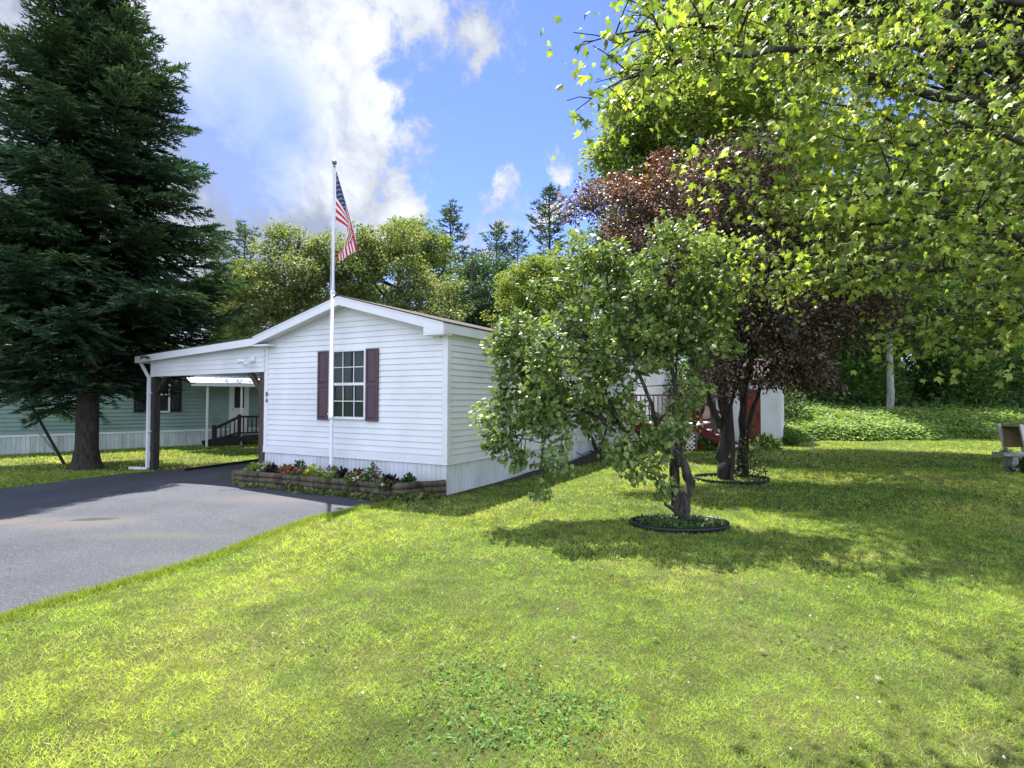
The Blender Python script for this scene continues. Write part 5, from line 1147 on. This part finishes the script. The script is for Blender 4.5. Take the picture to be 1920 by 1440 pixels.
# ------------------------------------------------------------------ grass
houses = [(HF, -.05, W+.05, -.05, LEN), (NF, 0, NL, -.02, 4.3), (SF, -SW, 0, 0, 2.6), (HF, dx0, dx1+.1, dy0, dy1)]
pl_poly = np.array([HF.w(*q)[:2] for q in ((xL-.05, yL-.05), (xR, yR-.07), (xE+.03, yE-.03), (xE, .1), (xL-.05, .1))])
def grass():
    g0 = np.random.default_rng(123); parts = []
    drv = drive_poly
    for (y0, y1, dens, hgt, wid, xa, xb) in ((1.5, 3.4, 12500, .035, .0028, 1.05, 2.3), (3.4, 5.2, 7500, .038, .0037, 1.0, 2.4), (5.2, 8, 3800, .044, .0054, 1.0, 2.4), (8, 13, 1200, .052, .0095, 1.0, 2.5), (13, 23, 340, .06, .016, 1.0, 3)):
        n = int(dens*(y1-y0)*(2*(xa*y1+xb))); x = g0.uniform(-xa*y1-xb, xa*y1+xb, n); y = g0.uniform(y0, y1, n)
        ok = ~inpoly(x, y, drv) & ~inpoly(x, y, pl_poly) & (((x-rc[0])/.6)**2+((y-rc[1])/.42)**2 > 1)
        for fr, a, b, c, d in houses:
            lx = (x-fr.o[0])*fr.x[0]+(y-fr.o[1])*fr.x[1]; ly = (x-fr.o[0])*fr.y[0]+(y-fr.o[1])*fr.y[1]; ok &= ~((lx > a) & (lx < b) & (ly > c) & (ly < d))
        thin = fbm(x, y, 1.7); ok &= g0.random(n) < np.clip(1.3-1.2*np.clip(thin-.52, 0, 1)*2, .6, 1)
        x, y = x[ok], y[ok]; n = len(x)
        pn = fbm(x, y, .55); p2 = fbm(x+31, y+7, 1.6); p3 = fbm(x-20, y+40, 3.5)
        pal_g = np.array([.235, .365, .055]); pal_y = np.array([.40, .49, .09]); pal_s = np.array([.48, .47, .22]); pal_d = np.array([.11, .22, .04])
        w = np.clip((pn-.35)*2.6, 0, 1)[:, None]; c = pal_g*(1-w)+pal_y*w
        w = np.clip((p2-.58)*4, 0, .65)[:, None]; c = c*(1-w)+pal_d*w
        dry = (g0.random(n) < .06+.32*np.clip((p3*.6+pn*.4-.50)*5, 0, 1)); c = np.where(dry[:, None], pal_s*g0.uniform(.6, 1.1, (n, 1)), c); c = c*g0.uniform(.6, 1.5, (n, 1)); c[:, 2] += .015
        T = np.c_[x, y, H(x, y)-.004]; D = nrm(np.c_[g0.normal(size=(n, 2))*.95, np.ones(n)]); Nn = np.c_[g0.normal(size=(n, 2)), np.zeros(n)]
        cn = vnoise(x+5, y, 8.5)*.6+vnoise(x, y+3, 19)*.4; c = c*(.55+1.0*cn)[:, None]; s = hgt*g0.uniform(.5, 1.35, n)*(.72+.35*pn+.35*cn); S = np.c_[wid*g0.uniform(.7, 1.3, n), s, s]
        V, F, cc = inst(*BLADE, T, frames(D, Nn), S, c); parts.append((V, F, cc))
    # longer fringe leaning over the driveway edge
    ep = np.array([p[:2] for p in dp[1:11]]); L = np.r_[0, np.cumsum(np.linalg.norm(np.diff(ep, axis=0), axis=1))]; n = 16000; u = g0.uniform(0, L[-1], n)
    x = np.interp(u, L, ep[:, 0])+np.abs(g0.normal(size=n))*.06-.02; y = np.interp(u, L, ep[:, 1])-g0.random(n)*.05+.02*np.sin(u*5); 
    T = np.c_[x, y, H(x, y)]; D = nrm(np.c_[g0.normal(size=n)*.5-.35, g0.normal(size=n)*.5+.2, np.full(n, .8)]); c = np.array([.26, .34, .06])*g0.uniform(.7, 1.3, (n, 1))
    s = .07*g0.uniform(.5, 1.3, n); V, F, cc = inst(*BLADE, T, frames(D, np.c_[g0.normal(size=(n, 2)), np.zeros(n)]), np.c_[.005*np.ones(n), s, s], c); parts.append((V, F, cc))
    # far-left grass verge
    o = 0; Vs = []; Fs = []; Cs = []
    for V, F, cc in parts: Vs.append(V); Fs.append(F+o); Cs.append(cc); o += len(V)
    print('grass tris', sum(len(f) for f in Fs))
    tag(bulk('grass', np.vstack(Vs), np.vstack(Fs), M['grass'], None, np.vstack(Cs)), 'short mown grass of the lawn', 'grass', kind='stuff')
    # broad-leaved weeds and clover
    n = 1000; x = []; y = []
    cs = [(G(900,1320),.35,.20),(G(1010,1290),.32,.22),(G(1080,1340),.2,.15),(G(960,1380),.25,.12),(G(860,1270),.18,.14)]
    for c, a, b in cs: x.append(c[0]+g0.normal(size=n//5)*a*.75); y.append(c[1]+g0.normal(size=n//5)*b*.9)
    x = np.concatenate(x); y = np.concatenate(y); n = len(x); T = np.c_[x, y, H(x, y)+g0.uniform(.005, .028, n)]
    c = np.array([(.13,.26,.06),(.19,.32,.09),(.09,.20,.05)])[g0.integers(0, 3, n)]*g0.uniform(.8, 1.2, (n, 1))
    V, F, cc = inst(OVAL[0]*[.8, 1, 1], OVAL[1], T, frames(g0.normal(size=(n, 3))*[1, 1, .4]+[0,0,.3], g0.normal(size=(n, 3))*.35+[0, 0, 1]), .030*g0.uniform(.6, 1.4, n), c)
    n = 9000; u = g0.uniform(0, 1, n); y = 2+9*u**1.3; x = g0.uniform(-1, 1, n)*(y+.3); k = fbm(x+3, y-9, 1.1) > .56; k &= ~inpoly(x, y, drv) & ~inpoly(x, y, pl_poly); x, y = x[k], y[k]; n = len(x)
    T = np.c_[x, y, H(x, y)+g0.uniform(.012, .035, n)]; c = np.array([(.09,.19,.04),(.14,.24,.05)])[g0.integers(0, 2, n)]*g0.uniform(.8, 1.2, (n, 1))
    V2, F2, c2 = inst(OVAL[0]*[1.6, 1, 1], OVAL[1], T, frames(g0.normal(size=(n, 3))*[1, 1, .3], g0.normal(size=(n, 3))*.3+[0, 0, 1]), .022*g0.uniform(.6, 1.5, n), c)
    tag(bulk('lawn_weeds', np.vstack([V, V2]), np.vstack([F, F2+len(V)]), M['grass'], None, np.vstack([cc, c2])), 'broad-leaved weeds and clover patches in the lawn', 'weeds', kind='stuff')
    n = 60; y = 2.3+9*g0.random(n)**1.2; x = g0.uniform(-.6, .95, n)*y; k = ~inpoly(x, y, drv); x, y = x[k], y[k]; n = len(x); T = np.c_[x, y, H(x, y)+.05]
    ico = np.array([(0,0,1),(.9,0,.3),(.28,.85,.3),(-.73,.53,.3),(-.73,-.53,.3),(.28,-.85,.3),(0,0,-.6)]); icf = np.array([(0,1,2),(0,2,3),(0,3,4),(0,4,5),(0,5,1),(6,2,1),(6,3,2),(6,4,3),(6,5,4),(6,1,5)])
    V, F, cc = inst(ico, icf, T, frames(g0.normal(size=(n, 3)), np.tile([0., 0, 1], (n, 1))), .008*g0.uniform(.7, 1.4, n), np.tile([.72, .72, .66], (n, 1)))
    tag(bulk('clover_flowers', V, F, M['petal'], None, cc), 'tiny white clover heads dotted over the lawn', 'flowers', kind='stuff')
grass()
n = 150; g1 = np.random.default_rng(5); x = g1.normal(size=n)*2.2+2.8; y = g1.uniform(3.2, 11, n); k = ~inpoly(x, y, drive_poly) & ~inpoly(x, y, pl_poly); x, y = x[k], y[k]; n = len(x)
V, F, cc = inst(*MAPLE, np.c_[x, y, H(x, y)+.035], frames(g1.normal(size=(n, 3))*[1, 1, .15], g1.normal(size=(n, 3))*.25+[0, 0, 1]), .04*g1.uniform(.5, 1.2, n), np.array([(.24,.22,.10),(.16,.11,.06),(.30,.28,.18),(.20,.26,.07)])[g1.integers(0, 4, n)])
tag(bulk('fallen_leaves', V, F, M['leaf'], None, cc), 'scattered fallen leaves on the grass under the trees', 'leaves', kind='stuff')

# ------------------------------------------------------------------ light, sky, camera
SUN_EL = R(64); hd = nrm(np.array([.30, -.95]))      # horizontal travel of the light
ld = Vector((hd[0]*math.cos(SUN_EL), hd[1]*math.cos(SUN_EL), -math.sin(SUN_EL)))
sun = bpy.data.lights.new('sun', 'SUN'); sun.energy = 5.0; sun.angle = R(.53); sun.color = (1, .965, .90)
so_ = bpy.data.objects.new('sun', sun); C.objects.link(so_); so_.rotation_euler = ld.to_track_quat('-Z', 'Y').to_euler(); so_.location = (0, 0, 30)
w = bpy.data.worlds.new('World'); bpy.context.scene.world = w; w.use_nodes = True; nt = w.node_tree; L = nt.links
bg = nt.nodes['Background']; sky = N(nt, 'ShaderNodeTexSky'); sky.sky_type = 'NISHITA'; sky.sun_disc = False
sky.sun_elevation = SUN_EL; sky.sun_rotation = math.atan2(-hd[0], -hd[1]); sky.altitude = 200; sky.air_density = 1.0; sky.dust_density = .15; sky.ozone_density = 2.5
tc = N(nt, 'ShaderNodeTexCoord'); DV = tc.outputs['Generated']
def mth(op, a, b=None, clamp=False):
    n = N(nt, 'ShaderNodeMath', operation=op); n.use_clamp = clamp
    for i, v in enumerate((a, b)):
        if v is None: continue
        if isinstance(v, (int, float)): n.inputs[i].default_value = v
        else: L.new(v, n.inputs[i])
    return n.outputs[0]
def wn(scale, det, rough, dist=0, st=(1,1,1)):
    mp = N(nt, 'ShaderNodeMapping'); mp.inputs['Scale'].default_value = st; L.new(DV, mp.inputs[0])
    n = N(nt, 'ShaderNodeTexNoise'); n.inputs['Scale'].default_value = scale; n.inputs['Detail'].default_value = det; n.inputs['Roughness'].default_value = rough; n.inputs['Distortion'].default_value = dist
    L.new(mp.outputs[0], n.inputs['Vector']); return n.outputs['Fac']
def blobs(lst):
    tot = None
    for px, py, rr, s in lst:
        d = nrm(ray(px, py)); v = N(nt, 'ShaderNodeVectorMath', operation='DISTANCE'); L.new(DV, v.inputs[0]); v.inputs[1].default_value = tuple(d)
        mr = N(nt, 'ShaderNodeMapRange', interpolation_type='SMOOTHSTEP'); mr.inputs[1].default_value = rr; mr.inputs[2].default_value = rr*.25; mr.inputs[3].default_value = 0; mr.inputs[4].default_value = s; L.new(v.outputs['Value'], mr.inputs[0])
        tot = mr.outputs[0] if tot is None else mth('MAXIMUM', tot, mr.outputs[0])
    return tot
n1 = wn(5.5, 9, .62, .5); n2 = wn(2.2, 6, .55); n3 = wn(14, 8, .65, .3)
mask = blobs([(540,60,.24,1),(600,200,.20,1),(480,0,.25,1),(560,330,.24,.95),(640,290,.14,1),(420,200,.30,.92),(380,400,.30,.85),(100,200,.7,.9),(150,-250,.8,.9),(600,-60,.18,1),(690,400,.16,.9),(540,-220,.32,1),(780,150,.05,.45),(1040,310,.07,.56),(960,355,.09,.62),(910,430,.12,.72),(990,400,.10,.6),(760,370,.07,.55),(1000,-500,.3,.5),(1750,80,.35,.55),(2300,300,.6,.8),(-900,300,1.0,.8)])
dens = mth('ADD', mask, mth('MULTIPLY', mth('SUBTRACT', n1, .5), 1.7)); dens = mth('ADD', dens, mth('MULTIPLY', mth('SUBTRACT', n3, .5), .8)); n4 = wn(7, 8, .7, 1.2, (2.2, 1, .8)); dens = mth('ADD', dens, mth('MULTIPLY', mth('SUBTRACT', n4, .5), .5))
mr = N(nt, 'ShaderNodeMapRange', interpolation_type='SMOOTHSTEP'); mr.inputs[1].default_value = .46; mr.inputs[2].default_value = .72; L.new(dens, mr.inputs[0]); mg = N(nt, 'ShaderNodeMapRange', interpolation_type='SMOOTHSTEP'); mg.inputs[1].default_value = .12; mg.inputs[2].default_value = .42; L.new(mask, mg.inputs[0]); cov = mth('MULTIPLY', mr.outputs[0], mg.outputs[0])
hole_ = blobs([(455,215,.16,.75),(470,310,.11,.6),(330,130,.10,.2)])
cov = mth('MULTIPLY', cov, mth('SUBTRACT', 1, mth('MULTIPLY', hole_, mth('MULTIPLY', n2, 1.7, True))))
bri = blobs([(500,30,.25,1),(560,120,.18,.9),(640,60,.12,1),(665,200,.13,1),(600,300,.14,.75),(650,330,.12,.8),(720,390,.10,.7),(420,60,.16,.8),(560,-150,.3,1),(1000,400,.3,.5)])
bb_ = mth('ADD', mth('MULTIPLY', bri, .95), mth('ADD', mth('MULTIPLY', mth('SUBTRACT', n1, .50), 2.2), mth('MULTIPLY', mth('SUBTRACT', n3, .5), 1.6))); mr2 = N(nt, 'ShaderNodeMapRange'); mr2.inputs[1].default_value = .1; mr2.inputs[2].default_value = 1.0; L.new(bb_, mr2.inputs[0])
cc_ = N(nt, 'ShaderNodeMix', data_type='RGBA'); cc_.inputs['A'].default_value = (1.6, 1.85, 2.45, 1); cc_.inputs['B'].default_value = (3.9, 4.05, 4.3, 1); L.new(mr2.outputs[0], cc_.inputs['Factor'])
skc = N(nt, 'ShaderNodeMix', data_type='RGBA', blend_type='MULTIPLY'); skc.inputs['Factor'].default_value = 1; skc.inputs['B'].default_value = (.60, .62, .90, 1); L.new(sky.outputs[0], skc.inputs['A'])
mx = N(nt, 'ShaderNodeMix', data_type='RGBA'); L.new(cov, mx.inputs['Factor']); L.new(skc.outputs['Result'], mx.inputs['A']); L.new(cc_.outputs['Result'], mx.inputs['B'])
# added bright cloud bank, unseen behind the camera, to lift the shaded house front
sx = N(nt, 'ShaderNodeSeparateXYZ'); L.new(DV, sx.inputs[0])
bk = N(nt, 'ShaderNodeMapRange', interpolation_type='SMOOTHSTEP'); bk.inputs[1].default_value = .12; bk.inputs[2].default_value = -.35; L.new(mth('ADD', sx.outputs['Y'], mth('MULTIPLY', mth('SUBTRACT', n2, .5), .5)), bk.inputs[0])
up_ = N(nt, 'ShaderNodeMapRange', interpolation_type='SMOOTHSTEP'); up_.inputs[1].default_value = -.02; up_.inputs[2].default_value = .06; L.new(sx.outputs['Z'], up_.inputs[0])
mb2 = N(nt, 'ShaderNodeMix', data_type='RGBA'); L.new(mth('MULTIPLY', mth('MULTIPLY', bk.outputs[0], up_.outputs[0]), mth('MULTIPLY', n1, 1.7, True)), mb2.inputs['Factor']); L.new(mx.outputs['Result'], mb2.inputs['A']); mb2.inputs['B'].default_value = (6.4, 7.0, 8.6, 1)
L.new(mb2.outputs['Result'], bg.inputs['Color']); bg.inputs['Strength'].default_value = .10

cam = bpy.data.cameras.new('camera'); co = bpy.data.objects.new('camera', cam); C.objects.link(co)
cam.sensor_width = 36; cam.lens = 36*FPX/1920; cam.clip_end = 3000; cam.clip_start = .05
co.matrix_world = Matrix.Translation((0, 0, CAMH)) @ Matrix.Rotation(R(90)+PITCH, 4, 'X') @ Matrix.Rotation(-ROLL, 4, 'Z')
sc = bpy.context.scene; sc.camera = co
sc.view_settings.view_transform = 'Standard'; sc.view_settings.look = 'None'; sc.view_settings.exposure = 1.45; sc.view_settings.gamma = 1
sc.cycles.max_bounces = 7; sc.cycles.transparent_max_bounces = 6; sc.cycles.use_denoising = True
